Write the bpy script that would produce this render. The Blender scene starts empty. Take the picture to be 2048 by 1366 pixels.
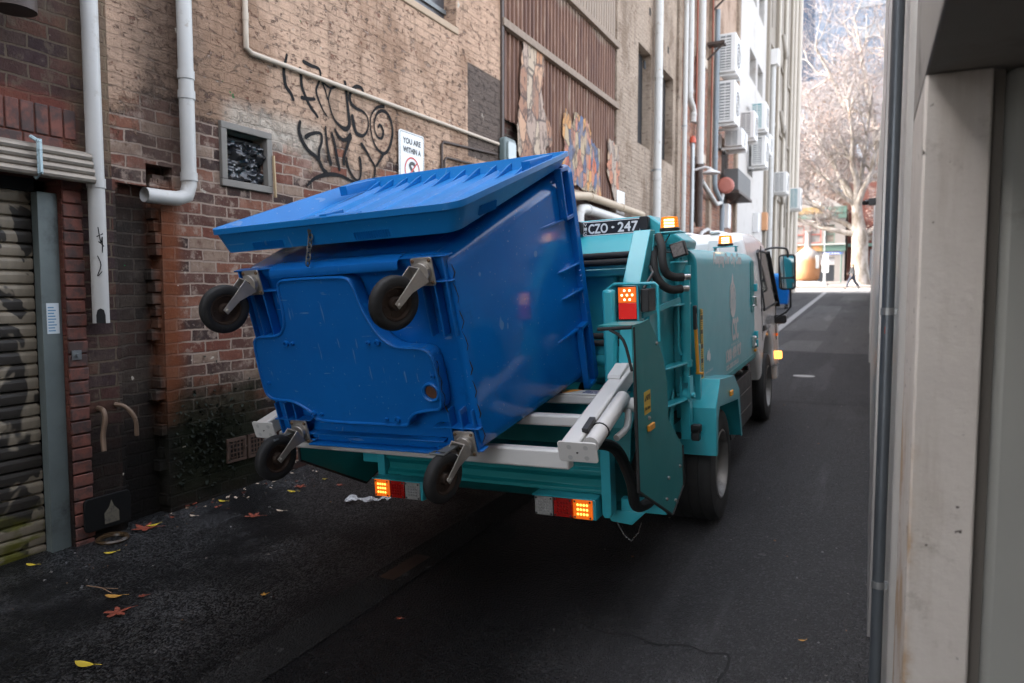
import bpy, bmesh, math, random
from mathutils import Vector, Matrix, noise
random.seed(7)
R=math.radians
S=0.036                      # the lane climbs 3.6 %
XL=-4.5                      # face of the left hand row of buildings
SC=bpy.context.scene
COL=SC.collection
# ---------------------------------------------------------------- camera, sky, sun, exposure
cd=bpy.data.cameras.new('camera'); cam=bpy.data.objects.new('camera',cd); COL.objects.link(cam)
cam.location=(0,0,1.72); cam.rotation_euler=(R(90-3.87),0,R(26.69))
cd.sensor_width=36; cd.lens=24.96; cd.clip_start=.05; cd.clip_end=3000
cd.dof.use_dof=True; cd.dof.focus_distance=3.7; cd.dof.aperture_fstop=2.4
SC.camera=cam
W=bpy.data.worlds.new('World'); SC.world=W; W.use_nodes=True
nt=W.node_tree; bg=nt.nodes['Background']; sky=nt.nodes.new('ShaderNodeTexSky')
sky.sky_type='NISHITA'; sky.sun_disc=False
SUN=Vector((-.80,-.22,.62)).normalized()
sky.sun_elevation=math.asin(SUN.z); sky.sun_rotation=math.atan2(SUN.x,SUN.y)
sky.air_density=.7; sky.dust_density=5.0; sky.ozone_density=.2
hs=nt.nodes.new('ShaderNodeHueSaturation'); hs.inputs['Saturation'].default_value=.38; nt.links.new(sky.outputs[0],hs.inputs['Color']); nt.links.new(hs.outputs[0],bg.inputs[0]); bg.inputs[1].default_value=.15
sl=bpy.data.lights.new('sun','SUN'); sl.energy=1.5; sl.angle=R(10); sl.color=(1,.93,.84)
so=bpy.data.objects.new('sun',sl); COL.objects.link(so); so.rotation_euler=SUN.to_track_quat('Z','Y').to_euler(); so.location=(-20,-5,30)
SC.view_settings.view_transform='Standard'; SC.view_settings.look='None'; SC.view_settings.gamma=1
SC.view_settings.exposure=3.5
# ---------------------------------------------------------------- helpers
class MB:
    def __init__(s): s.v=[]; s.f=[]; s.m=[]
    def add(s,vs,fs,mi=0):
        n=len(s.v); s.v+= [tuple(p) for p in vs]; s.f+=[tuple(i+n for i in f) for f in fs]; s.m+=[mi]*len(fs); return s
    def box(s,x0,x1,y0,y1,z0,z1,mi=0,mat=None):
        vs=[Vector(p) for p in ((x0,y0,z0),(x1,y0,z0),(x1,y1,z0),(x0,y1,z0),(x0,y0,z1),(x1,y0,z1),(x1,y1,z1),(x0,y1,z1))]
        if mat: vs=[mat@p for p in vs]
        return s.add(vs,[(0,3,2,1),(4,5,6,7),(0,1,5,4),(1,2,6,5),(2,3,7,6),(3,0,4,7)],mi)
    def bar(s,a,b,w,h,up=(0,0,1),mi=0):           # a square bar from a to b
        a=Vector(a);b=Vector(b); d=(b-a).normalized(); u=Vector(up); r=d.cross(u).normalized(); u=r.cross(d)
        vs=[]
        for p in (a,b):
            for i,j in ((-1,-1),(1,-1),(1,1),(-1,1)): vs.append(p+r*(i*w/2)+u*(j*h/2))
        return s.add(vs,[(0,1,2,3),(7,6,5,4),(0,4,5,1),(1,5,6,2),(2,6,7,3),(3,7,4,0)],mi)
    def tube(s,path,r,n=10,mi=0,cap=True):
        P=[Vector(p) for p in path]; rr=r if isinstance(r,(list,tuple)) else [r]*len(P)
        T=[]
        for i in range(len(P)):
            t=(P[min(i+1,len(P)-1)]-P[max(i-1,0)])
            T.append(t.normalized() if t.length>1e-9 else Vector((0,0,1)))
        ref=Vector((0,0,1)) if abs(T[0].z)<.9 else Vector((1,0,0))
        nrm=T[0].cross(ref).normalized(); vs=[]
        for i,p in enumerate(P):
            nrm=(nrm-T[i]*nrm.dot(T[i])).normalized(); b=T[i].cross(nrm)
            for k in range(n):
                a=2*math.pi*k/n; vs.append(p+(nrm*math.cos(a)+b*math.sin(a))*rr[i])
        fs=[]
        for i in range(len(P)-1):
            for k in range(n):
                fs.append((i*n+k,i*n+(k+1)%n,(i+1)*n+(k+1)%n,(i+1)*n+k))
        if cap: fs.append(tuple(range(n-1,-1,-1))); fs.append(tuple((len(P)-1)*n+k for k in range(n)))
        return s.add(vs,fs,mi)
    def cyl(s,a,b,r,n=20,mi=0): return s.tube([a,b],r,n,mi)
    def lathe(s,prof,mat,n=24,mi=0):               # prof: list (r,h) turned about local z, placed by mat
        vs=[];fs=[]
        for r,h in prof:
            for k in range(n):
                a=2*math.pi*k/n; vs.append(mat@Vector((r*math.cos(a),r*math.sin(a),h)))
        for i in range(len(prof)-1):
            for k in range(n): fs.append((i*n+k,i*n+(k+1)%n,(i+1)*n+(k+1)%n,(i+1)*n+k))
        return s.add(vs,fs,mi)
    def prism(s,poly,o,u,v,d,mi=0):                # polygon in the plane o+u*x+v*y, swept along d
        o=Vector(o);u=Vector(u);v=Vector(v);d=Vector(d); n=len(poly)
        a=[o+u*x+v*y for x,y in poly]; 
        fs=[tuple(range(n-1,-1,-1)),tuple(range(n,2*n))]+[(i,(i+1)%n,n+(i+1)%n,n+i) for i in range(n)]
        return s.add(a+[p+d for p in a],fs,mi)
    def ring(s,rings,closed=True,cap0=True,cap1=True,mi=0):
        n=len(rings[0]); vs=[p for r in rings for p in r]; fs=[]
        for i in range(len(rings)-1):
            for k in range(n if closed else n-1): fs.append((i*n+k,i*n+(k+1)%n,(i+1)*n+(k+1)%n,(i+1)*n+k))
        if cap0: fs.append(tuple(range(n-1,-1,-1)))
        if cap1: fs.append(tuple((len(rings)-1)*n+k for k in range(n)))
        return s.add(vs,fs,mi)
    def ribbon(s,pts,w,o,u,v,mi=0):                # flat painted stroke in the plane o,u,v
        o=Vector(o);u=Vector(u);v=Vector(v); P=smooth2(pts); vs=[]
        for i,p in enumerate(P):
            a=P[max(i-1,0)];b=P[min(i+1,len(P)-1)]; t=Vector((b[0]-a[0],b[1]-a[1])); t=t.normalized() if t.length>1e-9 else Vector((1,0))
            ww=w*(.75+.5*noise.noise((p[0]*3,p[1]*3,w*50)))
            if i in (0,len(P)-1): ww*=.5
            for k in (-1,1): vs.append(o+u*(p[0]-t.y*ww*k)+v*(p[1]+t.x*ww*k))
        return s.add(vs,[(2*i,2*i+2,2*i+3,2*i+1) for i in range(len(P)-1)],mi)
    def build(s,name,mats,parent=None,bevel=0,smooth=True,ang=35,seg=2,world=False):
        me=bpy.data.meshes.new(name); me.from_pydata(s.v,[],s.f)
        for m in (mats if isinstance(mats,(list,tuple)) else [mats]): me.materials.append(m)
        me.polygons.foreach_set('material_index',s.m)
        bm=bmesh.new(); bm.from_mesh(me); bmesh.ops.recalc_face_normals(bm,faces=bm.faces); bm.to_mesh(me); bm.free()
        if smooth:
            me.polygons.foreach_set('use_smooth',[True]*len(me.polygons)); me.set_sharp_from_angle(angle=R(ang))
        me.update(); o=bpy.data.objects.new(name,me); COL.objects.link(o)
        if parent is not None:
            o.parent=parent
            if world: o.matrix_parent_inverse=PW[parent].inverted()
        PW[o]=Matrix.Identity(4) if (world or parent is None) else PW[parent].copy()
        if bevel:
            b=o.modifiers.new('bevel','BEVEL'); b.width=bevel; b.segments=seg; b.limit_method='ANGLE'; b.angle_limit=R(40); b.harden_normals=False
        return o
PW={}
def smooth2(pts,k=5):
    P=list(pts)
    if len(P)<3: return P
    out=[]
    for i in range(len(P)-1):
        a,b,c,d=P[max(i-1,0)],P[i],P[i+1],P[min(i+2,len(P)-1)]
        for j in range(k):
            t=j/k; out.append(tuple(.5*(2*b[q]+(c[q]-a[q])*t+(2*a[q]-5*b[q]+4*c[q]-d[q])*t*t+(3*b[q]-a[q]-3*c[q]+d[q])*t**3) for q in range(len(b))))
    out.append(tuple(P[-1])); return out
def rrect(hw,hh,r,n=4,cx=0,cy=0):
    out=[]
    for sx,sy,a0 in ((1,1,0),(-1,1,90),(-1,-1,180),(1,-1,270)):
        for k in range(n+1):
            a=R(a0+90*k/n); out.append((cx+sx*(hw-r)+r*math.cos(a),cy+sy*(hh-r)+r*math.sin(a)))
    return out
def tag(o,label=None,cat=None,group=None,kind=None):
    if label: o['label']=label
    if cat: o['category']=cat
    if group: o['group']=group
    if kind: o['kind']=kind
    return o
def thing(name,label,cat,loc=(0,0,0),group=None,mat=None):
    o=bpy.data.objects.new(name,None); COL.objects.link(o); o.empty_display_size=.2
    m=mat if mat is not None else Matrix.Translation(loc); o.matrix_world=m; PW[o]=m.copy()
    return tag(o,label,cat,group)
def struct(mb,name,mats,**k):
    o=mb.build(name,mats,**k); o['kind']='structure'; return o
_tc={}
def text_geo(body):
    if body not in _tc:
        cu=bpy.data.curves.new('lettering','FONT'); cu.body=body; cu.size=1; cu.resolution_u=3
        o=bpy.data.objects.new('lettering',cu); COL.objects.link(o); bpy.context.view_layer.update()
        me=bpy.data.meshes.new_from_object(o.evaluated_get(bpy.context.evaluated_depsgraph_get()))
        _tc[body]=([tuple(v.co) for v in me.vertices],[tuple(p.vertices) for p in me.polygons])
        bpy.data.objects.remove(o); bpy.data.curves.remove(cu); bpy.data.meshes.remove(me)
    return _tc[body]
def text(mb,body,o,u,v,w,h,bold=0,mi=0):           # lettering stretched to w x h, lower left corner at o
    vs,fs=text_geo(body); x0=min(p[0] for p in vs);x1=max(p[0] for p in vs);y0=min(p[1] for p in vs);y1=max(p[1] for p in vs)
    o=Vector(o);u=Vector(u);v=Vector(v); n=u.cross(v)
    for dx,dy in ([(0,0)] if not bold else [(-bold,0),(bold,0),(0,bold),(0,-bold)]):
        k=0.0 if not bold else .0002*(1+dx/bold+2*dy/bold)
        mb.add([o+u*((p[0]-x0)/(x1-x0)*w+dx)+v*((p[1]-y0)/(y1-y0)*h+dy)+n*k for p in vs],fs,mi)
# ---------------------------------------------------------------- materials
def nm(name):
    m=bpy.data.materials.new(name); m.use_nodes=True; t=m.node_tree; b=t.nodes['Principled BSDF']; return m,t,b
def N(t,kind,**k):
    n=t.nodes.new('ShaderNode'+kind)
    for a,v in k.items():
        if a[0]=='i' and a[1:].isdigit(): 
            i=n.inputs[int(a[1:])]
            if hasattr(v,'is_output'): t.links.new(v,i)
            else: i.default_value=v
        else: setattr(n,a,v)
    return n
def pos(t): return N(t,'NewGeometry').outputs[0]
def obc(t): return N(t,'TexCoord').outputs['Object']
def noise_(t,vec,scale,detail=4,rough=.55,dist=0):
    n=N(t,'TexNoise'); t.links.new(vec,n.inputs['Vector']); n.inputs['Scale'].default_value=scale; n.inputs['Detail'].default_value=detail; n.inputs['Roughness'].default_value=rough; n.inputs['Distortion'].default_value=dist
    return n.outputs['Fac']
def mapv(t,vec,sc=(1,1,1),loc=(0,0,0)):
    n=N(t,'Mapping'); t.links.new(vec,n.inputs[0]); n.inputs['Scale'].default_value=sc; n.inputs['Location'].default_value=loc; return n.outputs[0]
def mth(t,op,a,b=0.0,c=None,clamp=False):
    n=N(t,'Math',operation=op,use_clamp=clamp)
    for i,x in enumerate((a,b,c)):
        if x is None: continue
        if hasattr(x,'is_output'): t.links.new(x,n.inputs[i])
        else: n.inputs[i].default_value=x
    return n.outputs[0]
def step(t,x,a,b):
    n=N(t,'MapRange',interpolation_type='SMOOTHSTEP'); t.links.new(x,n.inputs[0]); n.inputs[1].default_value=a; n.inputs[2].default_value=b; return n.outputs[0]
def mixc(t,f,a,b,mode='MIX'):
    n=N(t,'Mix',data_type='RGBA',blend_type=mode,clamp_factor=True)
    for i,x in ((0,f),(6,a),(7,b)):
        if hasattr(x,'is_output'): t.links.new(x,n.inputs[i])
        else: n.inputs[i].default_value=x if i==0 else (*x[:3],1)
    return n.outputs[2]
def ramp(t,f,stops,interp='LINEAR'):
    n=N(t,'ValToRGB'); t.links.new(f,n.inputs[0]); e=n.color_ramp.elements; n.color_ramp.interpolation=interp
    while len(e)<len(stops): e.new(.5)
    for q,(p,c) in zip(e,stops): q.position=p; q.color=(*c,1)
    return n.outputs[0]
def bump(t,b,h,st=.3,dist=.01):
    n=N(t,'Bump'); n.inputs['Strength'].default_value=st; n.inputs['Distance'].default_value=dist; t.links.new(h,n.inputs['Height']); t.links.new(n.outputs[0],b.inputs['Normal'])
def hexc(h):
    f=lambda c:(c/12.92 if c<=.04045 else ((c+.055)/1.055)**2.4)
    return tuple(f(int(h[i:i+2],16)/255) for i in (0,2,4))
def M(name,col,rough=.5,metal=0,var=.12,scale=6,bmp=0,bscale=60,coat=0,dirt=None,dirtamt=.5,dscale=4,rvar=.1,world=False,spec=.5,bdist=.004):
    m,t,b=nm(name); v=pos(t) if world else obc(t)
    c=mixc(t,noise_(t,v,scale),tuple(x*(1-var) for x in col),tuple(min(1,x*(1+var)) for x in col))
    rr=mth(t,'MULTIPLY_ADD',noise_(t,v,scale*2.3,5),2*rvar,rough-rvar)
    if dirt:
        d=step(t,noise_(t,v,dscale,8,.7),1-dirtamt-.12,1-dirtamt+.12); c=mixc(t,d,c,dirt); rr=mth(t,'MAXIMUM',rr,mth(t,'MULTIPLY',d,.7))
    t.links.new(c,b.inputs['Base Color']); t.links.new(rr,b.inputs['Roughness']); b.inputs['Metallic'].default_value=metal
    b.inputs['Coat Weight'].default_value=coat; b.inputs['Coat Roughness'].default_value=.06; b.inputs['Specular IOR Level'].default_value=spec
    if bmp: bump(t,b,noise_(t,v,bscale,6,.6),bmp,bdist)
    return m
def E(name,col,st):
    m,t,b=nm(name); b.inputs['Base Color'].default_value=(*[c*.5 for c in col],1); b.inputs['Emission Color'].default_value=(*col,1); b.inputs['Emission Strength'].default_value=st*.10; b.inputs['Roughness'].default_value=.2
    return m
def brick(name,cols,mortar=(.22,.19,.16),bw=.24,bh=.086,paint=None,pz=None,pamp=1.2,pvar=.25,stain=None,rough=.85,peel=0,spot=None,blackbase=False):
    """brick wall in metres; paint = colour of a worn paint coat whose edge wanders about the height pz"""
    m,t,b=nm(name); P=pos(t); sx=N(t,'SeparateXYZ'); t.links.new(P,sx.inputs[0]); x,y,z=sx.outputs
    wob=noise_(t,P,9,3); u=mth(t,'ADD',mth(t,'ADD',y,x),mth(t,'MULTIPLY',wob,.035)); w=mth(t,'ADD',z,mth(t,'MULTIPLY',noise_(t,P,6,3),.030))
    cv=N(t,'CombineXYZ'); t.links.new(u,cv.inputs[0]); t.links.new(w,cv.inputs[1])
    bt=N(t,'TexBrick'); t.links.new(cv.outputs[0],bt.inputs[0]); bt.inputs['Color1'].default_value=(0,0,0,1); bt.inputs['Color2'].default_value=(1,1,1,1); bt.inputs['Mortar'].default_value=(.5,.5,.5,1)
    bt.inputs['Scale'].default_value=1; bt.inputs['Mortar Size'].default_value=.008; bt.inputs['Mortar Smooth'].default_value=.3; bt.inputs['Bias'].default_value=0; bt.inputs['Brick Width'].default_value=bw; bt.inputs['Row Height'].default_value=bh; bt.offset=.5
    mf=bt.outputs['Fac']; k=len(cols)
    bc=ramp(t,bt.outputs['Color'],[((i+.0)/k,c) for i,c in enumerate(cols)],'CONSTANT')
    grit=noise_(t,P,45,6,.7); big=noise_(t,P,1.3,6,.65)
    bc=mixc(t,mth(t,'MULTIPLY',step(t,noise_(t,P,14,6,.7),.45,.75),.7),bc,tuple(.5*q for q in cols[0]))
    bc=mixc(t,mth(t,'MULTIPLY',step(t,noise_(t,P,22,5,.7),.62,.72),.55),bc,tuple(min(1,q*1.7+.03) for q in mortar))
    c=mixc(t,mth(t,'MAXIMUM',mf,mth(t,'MULTIPLY',step(t,noise_(t,P,8,8,.72),.51,.63),.7)),bc,mortar)
    c=mixc(t,mth(t,'MULTIPLY',step(t,noise_(t,P,2.1,7,.7),.5,.75),.4),c,tuple(min(1,q*1.5) for q in mortar))
    h=mth(t,'ADD',mth(t,'MULTIPLY',mf,-1.0),mth(t,'MULTIPLY',grit,.5))
    if paint:
        pn=mth(t,'ADD',mth(t,'MULTIPLY',mth(t,'SUBTRACT',big,.5),pamp*2),mth(t,'MULTIPLY',mth(t,'SUBTRACT',noise_(t,P,7,8,.7),.5),pamp*1.1))
        pm=step(t,mth(t,'ADD',mth(t,'SUBTRACT',z,pz),pn),-.05,.12)
        if peel:
            pl=step(t,noise_(t,mapv(t,P,(1,1,1.6)),10,9,.75),.66-peel*.2,.70-peel*.2); pm=mth(t,'MULTIPLY',pm,mth(t,'SUBTRACT',1,mth(t,'MULTIPLY',pl,.8)))
        pc=mixc(t,noise_(t,P,2.2,8,.65),tuple(q*(1-pvar) for q in paint),tuple(min(1,q*(1+pvar)) for q in paint))
        pc=mixc(t,mth(t,'MULTIPLY',mf,.22),pc,tuple(q*.4 for q in paint))
        streak=step(t,noise_(t,mapv(t,P,(5,5,.35)),1.3,6,.6),.50,.72)
        pc=mixc(t,mth(t,'MULTIPLY',streak,.55),pc,tuple(q*.38 for q in paint))
        spl=step(t,noise_(t,P,5,9,.8),.62,.70); pc=mixc(t,mth(t,'MULTIPLY',spl,.5),pc,tuple(q*.5 for q in paint))
        fl=step(t,noise_(t,mapv(t,P,(3,3,13)),1.5,9,.72),.57,.64); fl=mth(t,'MULTIPLY',fl,step(t,noise_(t,P,.9,6,.7),.44,.60)); lg=step(t,noise_(t,mapv(t,P,(1,1,.8)),.9,8,.68),.46,.62); pc=mixc(t,mth(t,'MULTIPLY',lg,.75),pc,tuple(q*k for q,k in zip(paint,(.52,.47,.43)))); lt=step(t,noise_(t,mapv(t,P,(1,1,1),(7,3,1)),1.1,6,.6),.54,.68); pc=mixc(t,mth(t,'MULTIPLY',lt,.4),pc,tuple(min(1,q*1.35) for q in paint)); pc=mixc(t,mth(t,'MULTIPLY',fl,.8),pc,(.10,.06,.042))
        rub=mth(t,'MULTIPLY',noise_(t,mapv(t,P,(1,1,2)),11,9,.75),1.6)
        c=mixc(t,pm,c,pc); h=mth(t,'ADD',h,mth(t,'MULTIPLY',pm,mth(t,'ADD',rub,mth(t,'MULTIPLY',mf,.35))))
    for (cc,y0,y1,z0,z1,soft,amt) in (stain or []):  # patches of grime, moss or old paint with their own outline
        j=mth(t,'MULTIPLY',mth(t,'SUBTRACT',noise_(t,P,3.2,7,.7),.5),soft*2.4)
        my=mth(t,'MULTIPLY',step(t,mth(t,'ADD',y,j),y0-soft,y0+soft),mth(t,'SUBTRACT',1,step(t,mth(t,'ADD',y,j),y1-soft,y1+soft)))
        mz=mth(t,'MULTIPLY',step(t,mth(t,'ADD',z,j),z0-soft,z0+soft),mth(t,'SUBTRACT',1,step(t,mth(t,'ADD',z,j),z1-soft,z1+soft)))
        c=mixc(t,mth(t,'MULTIPLY',mth(t,'MULTIPLY',my,mz),amt),c,cc)
    if spot:
        for cc,sc,th in spot:
            c=mixc(t,step(t,noise_(t,mapv(t,P,(1,1,1),(sc,3,1)),sc,4,.6),th,th+.02),c,cc)
    c=mixc(t,mth(t,'MULTIPLY',step(t,grit,.5,.8),.35),c,tuple(.03 for _ in range(3)))
    t.links.new(c,b.inputs['Base Color']); b.inputs['Roughness'].default_value=rough; b.inputs['Specular IOR Level'].default_value=.12
    bump(t,b,h,1.0,.022); return m
def asphalt(name,dark,light,wet=.5,sc=1.0):  # wet: damp gutter plus the truck's shade painted at mid-lane
    m,t,b=nm(name); P=pos(t)
    vo=N(t,'TexVoronoi'); t.links.new(P,vo.inputs['Vector']); vo.inputs['Scale'].default_value=95
    agg=vo.outputs['Distance']; rnd=N(t,'RGBToBW'); t.links.new(vo.outputs['Color'],rnd.inputs[0])
    g=noise_(t,P,1.1*sc,8,.65); f=noise_(t,P,30,6,.7)
    c=mixc(t,f,dark,light); c=mixc(t,mth(t,'MULTIPLY',step(t,rnd.outputs[0],.60,.9),.28),c,tuple(q*2.6 for q in light))
    c=mixc(t,mth(t,'MULTIPLY',step(t,rnd.outputs[0],.965,.97),.7),c,(.20,.185,.17)); c=mixc(t,mth(t,'MULTIPLY',step(t,noise_(t,P,4.2,3,.5),.71,.735),.35),c,(.17,.165,.16)); trk=noise_(t,mapv(t,P,(1.5,.22,1)),1.0,6,.65); c=mixc(t,mth(t,'MULTIPLY',step(t,mth(t,'SUBTRACT',1,trk),.52,.66),.5),c,tuple(q*.7 for q in dark)); c=mixc(t,mth(t,'MULTIPLY',step(t,trk,.56,.70),.5),c,tuple(q*1.8 for q in light))
    c=mixc(t,mth(t,'MULTIPLY',step(t,g,.55,.8),.35),c,tuple(q*1.5 for q in light))
    sx=N(t,'SeparateXYZ'); t.links.new(P,sx.inputs[0])
    side=mth(t,'SUBTRACT',1,step(t,mth(t,'ADD',mth(t,'ADD',sx.outputs[0],mth(t,'MULTIPLY',sx.outputs[1],.14)),mth(t,'MULTIPLY',mth(t,'SUBTRACT',noise_(t,P,1.3,6,.6),.5),1.1)),-1.0,-.35))     # damp left gutter, widened to mid-lane to paint in the truck's shade
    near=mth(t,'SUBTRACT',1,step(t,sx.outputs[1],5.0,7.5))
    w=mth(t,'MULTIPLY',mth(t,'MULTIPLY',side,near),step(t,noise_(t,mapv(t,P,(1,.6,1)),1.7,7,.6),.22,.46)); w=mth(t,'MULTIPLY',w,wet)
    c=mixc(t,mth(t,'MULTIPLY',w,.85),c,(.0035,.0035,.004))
    t.links.new(c,b.inputs['Base Color'])
    rr=mth(t,'SUBTRACT',.78,mth(t,'MULTIPLY',w,.45)); t.links.new(rr,b.inputs['Roughness']); film=mth(t,'MULTIPLY',mth(t,'MULTIPLY',mth(t,'SUBTRACT',1,step(t,mth(t,'ADD',sx.outputs[0],mth(t,'MULTIPLY',noise_(t,P,1.1,5),.8)),-2.6,-1.7)),near),step(t,noise_(t,P,1.5,6,.6),.38,.58))
    t.links.new(mth(t,'ADD',mth(t,'MULTIPLY_ADD',w,-.12,.25),mth(t,'MULTIPLY',mth(t,'MULTIPLY',film,step(t,rnd.outputs[0],.45,.6)),1.0)),b.inputs['Specular IOR Level'])
    h=mth(t,'ADD',mth(t,'MULTIPLY',agg,-1.0),mth(t,'MULTIPLY',f,.8)); bump(t,b,h,1.0,.018); return m
# ---------------------------------------------------------------- palette
WHITEPIPE=M('white pvc',(.43,.42,.395),.45,var=.08,dirt=(.20,.14,.08),dirtamt=.33,dscale=7)
OFFWHITE=M('offwhite metal',(.60,.59,.57),.4,var=.05,dirt=(.25,.19,.13),dirtamt=.2,dscale=5)
DARKPIPE=M('rusty dark pipe',(.045,.028,.02),.6,var=.4)
REDPIPE=M('red oxide pipe',(.22,.06,.03),.6,var=.3)
STEEL=M('galvanised steel',(.30,.31,.31),.42,.75,var=.2,scale=12)
DSTEEL=M('dull grey steel',(.16,.17,.17),.5,.4,var=.25,dirt=(.05,.03,.02),dirtamt=.3)
BLACK=M('black plastic',(.012,.012,.013),.45,var=.3)
RUBBER=M('black rubber',(.016,.016,.016),.75,var=.35,bmp=.25,bscale=70)
GLASSD=M('dark glass',(.010,.012,.014),.08,var=.2,spec=.6)
CHROME=M('bright zinc',(.45,.44,.42),.28,.95,var=.15)
TIMBER=M('weathered timber',(.20,.15,.11),.8,var=.4,scale=14,bmp=.4,bscale=40)
VOID=M('unlit interior',(.006,.006,.006),.9)
# ---------------------------------------------------------------- lane, street and far footpath
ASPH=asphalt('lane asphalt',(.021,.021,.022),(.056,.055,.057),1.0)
ASPH2=asphalt('patched asphalt',(.075,.073,.074),(.115,.112,.110),0)
ASPH3=asphalt('old asphalt',(.048,.047,.049),(.080,.078,.077),0)
CONC=M('lane concrete',(.24,.235,.23),.8,var=.2,scale=3,bmp=.3,bscale=60,world=True)
PAVE=M('footpath paving',(.13,.115,.105),.8,var=.15,scale=2,world=True)
def sheet(mb,poly,lift):                            # polygon of (x,y) laid on the sloping lane
    mb.add([(x,y,S*y+lift) for x,y in poly],[tuple(range(len(poly)))])
g=MB(); sheet(g,[(-900,-80),(900,-80),(900,2500),(-900,2500)],-.03); struct(g,'ground',ASPH3)
g=MB()
ys=[-30+i*1.5 for i in range(60)]
for i in range(len(ys)-1):
    sheet(g,[(-5.2,ys[i]),(1.2,ys[i]),(1.2,ys[i+1]),(-5.2,ys[i+1])],0)
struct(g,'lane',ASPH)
g=MB(); sheet(g,[(-60,49.2),(60,49.2),(60,59),(-60,59)],.004); struct(g,'street',M('street asphalt',(.13,.122,.115),.75,var=.12,world=True))
g=MB(); sheet(g,[(-2.30,19.6),(-2.10,19.6),(-2.42,49.15),(-2.64,49.15)],.011); struct(g,'concrete_drain_strip',CONC)
g=MB(); sheet(g,[(-2.05,20.2),(-1.0,20.4),(-1.0,33),(-1.98,33)],.007); sheet(g,[(-1.75,15.4),(-.95,15.4),(-.9,17.6),(-1.6,17.6)],.007); sheet(g,[(-1.3,38),(-.1,38),(-.1,44),(-1.25,44)],.007); struct(g,'asphalt_patch',ASPH2)
g=MB(); sheet(g,[(-4.45,15.25),(.02,15.25),(.02,49.1),(-4.45,49.1)],.0035); struct(g,'asphalt_patch',ASPH3)
g=MB(); sheet(g,[(-1.25,9.55),(.02,9.6),(.02,15.2),(-1.2,15.1)],.004); struct(g,'asphalt_patch',asphalt('newer asphalt',(.022,.022,.024),(.044,.043,.045),0))
# old trench seam running up the lane and the cracked square beside it
g=MB(); sheet(g,[(-2.52,1.0),(-2.26,1.0),(-2.22,6.2),(-2.46,6.2)],.004); struct(g,'trench_seam',asphalt('seam asphalt',(.006,.006,.006),(.013,.012,.0115),0))
g=MB()
crk=smooth2([(-1.22,3.16),(-1.08,3.12),(-.95,3.145),(-.82,3.12),(-.70,3.165),(-.60,3.14),(-.517,3.165),(-.50,3.05),(-.515,2.93),(-.49,2.7),(-.50,2.4)],6)
vs=[]
for i,p in enumerate(crk):
    a=Vector(crk[max(i-1,0)]);b=Vector(crk[min(i+1,len(crk)-1)]); t=(b-a).normalized(); w=.006+.004*noise.noise((i*.7,0,0))
    j=.006*noise.noise((i*.9,5,0))
    for k in (-1,1): vs.append((p[0]-t.y*w*k+j,p[1]+t.x*w*k+j,S*p[1]+.003))
g.add(vs,[(2*i,2*i+2,2*i+3,2*i+1) for i in range(len(crk)-1)]); struct(g,'lane_crack',VOID)
g=MB(); sheet(g,[(-2.43,3.16),(-2.33,3.16),(-2.32,3.52),(-2.42,3.52)],.008)
for i in range(9): sheet(g,[(-2.425,3.18+i*.037),(-2.335,3.18+i*.037),(-2.335,3.195+i*.037),(-2.425,3.195+i*.037)],.012)
o=g.build('drain_grate',DARKPIPE); tag(o,'narrow rusty drain grate let into the seam of the wet asphalt','drain grate')
def manhole(x,y,r):
    g=MB(); g.lathe([(r,.0),(r,.008),(r*.8,.010),(0,.010)],Matrix.Translation((x,y,S*y)),18); return g.build('manhole_cover',CONC)
tag(manhole(-.88,11.9,.16),'pale round utility cover in the asphalt ahead of the truck','cover')
# far footpath with a kerb and two steps
g=MB()
g.ring([[(-60,59,2.10),(60,59,2.10)],[(-60,59,2.27),(60,59,2.27)],[(-60,62,2.37),(60,62,2.37)],[(-60,78,2.97),(60,78,2.97)],[(-60,95,3.3),(60,95,3.3)]],closed=False,cap0=False,cap1=False); struct(g,'footpath',PAVE)
g=MB(); g.box(-30,-3.1,61.6,64,2.2,2.55); g.box(-30,-3.6,62.2,64,2.4,2.68); struct(g,'steps',CONC)
# ---------------------------------------------------------------- left hand row
def wall_x(mb,X,y0,y1,z0,z1,holes=(),depth=.2,back=5,mi=0):
    Y=sorted({y0,y1,*[h[0] for h in holes],*[h[1] for h in holes]}); Zs=sorted({z0,z1,*[h[2] for h in holes],*[h[3] for h in holes]})
    for a,b in zip(Y,Y[1:]):
        for c,d in zip(Zs,Zs[1:]):
            if any(a>=h[0]-1e-6 and b<=h[1]+1e-6 and c>=h[2]-1e-6 and d<=h[3]+1e-6 for h in holes): continue
            mb.add([(X,a,c),(X,b,c),(X,b,d),(X,a,d)],[(0,1,2,3)],mi)
    for h in holes:
        a,b,c,d=h[:4]; x=X-(h[4] if len(h)>4 else depth)
        mb.add([(X,a,c),(X,b,c),(X,b,d),(X,a,d),(x,a,c),(x,b,c),(x,b,d),(x,a,d)],[(0,1,5,4),(1,2,6,5),(2,3,7,6),(3,0,4,7)]+([(4,5,6,7)] if len(h)>5 else []),mi)
    B=X-back
    mb.add([(X,y0,z1),(X,y1,z1),(B,y1,z1),(B,y0,z1),(X,y0,z0),(B,y0,z0),(X,y1,z0),(B,y1,z0)],[(0,1,2,3),(0,3,5,4),(1,6,7,2),(3,2,7,5)],mi)
PURP=[(.055,.030,.026),(.075,.036,.030),(.048,.030,.030),(.062,.040,.034),(.085,.042,.030),(.040,.026,.026)]
REDS=[(.17,.066,.045),(.095,.045,.035),(.21,.090,.058),(.07,.042,.036),(.25,.175,.13),(.045,.030,.027),(.15,.055,.038),(.12,.064,.050)]
MOSS=(.012,.016,.007); SOOT=(.010,.009,.008); TAN=(.50,.335,.235)
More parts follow.
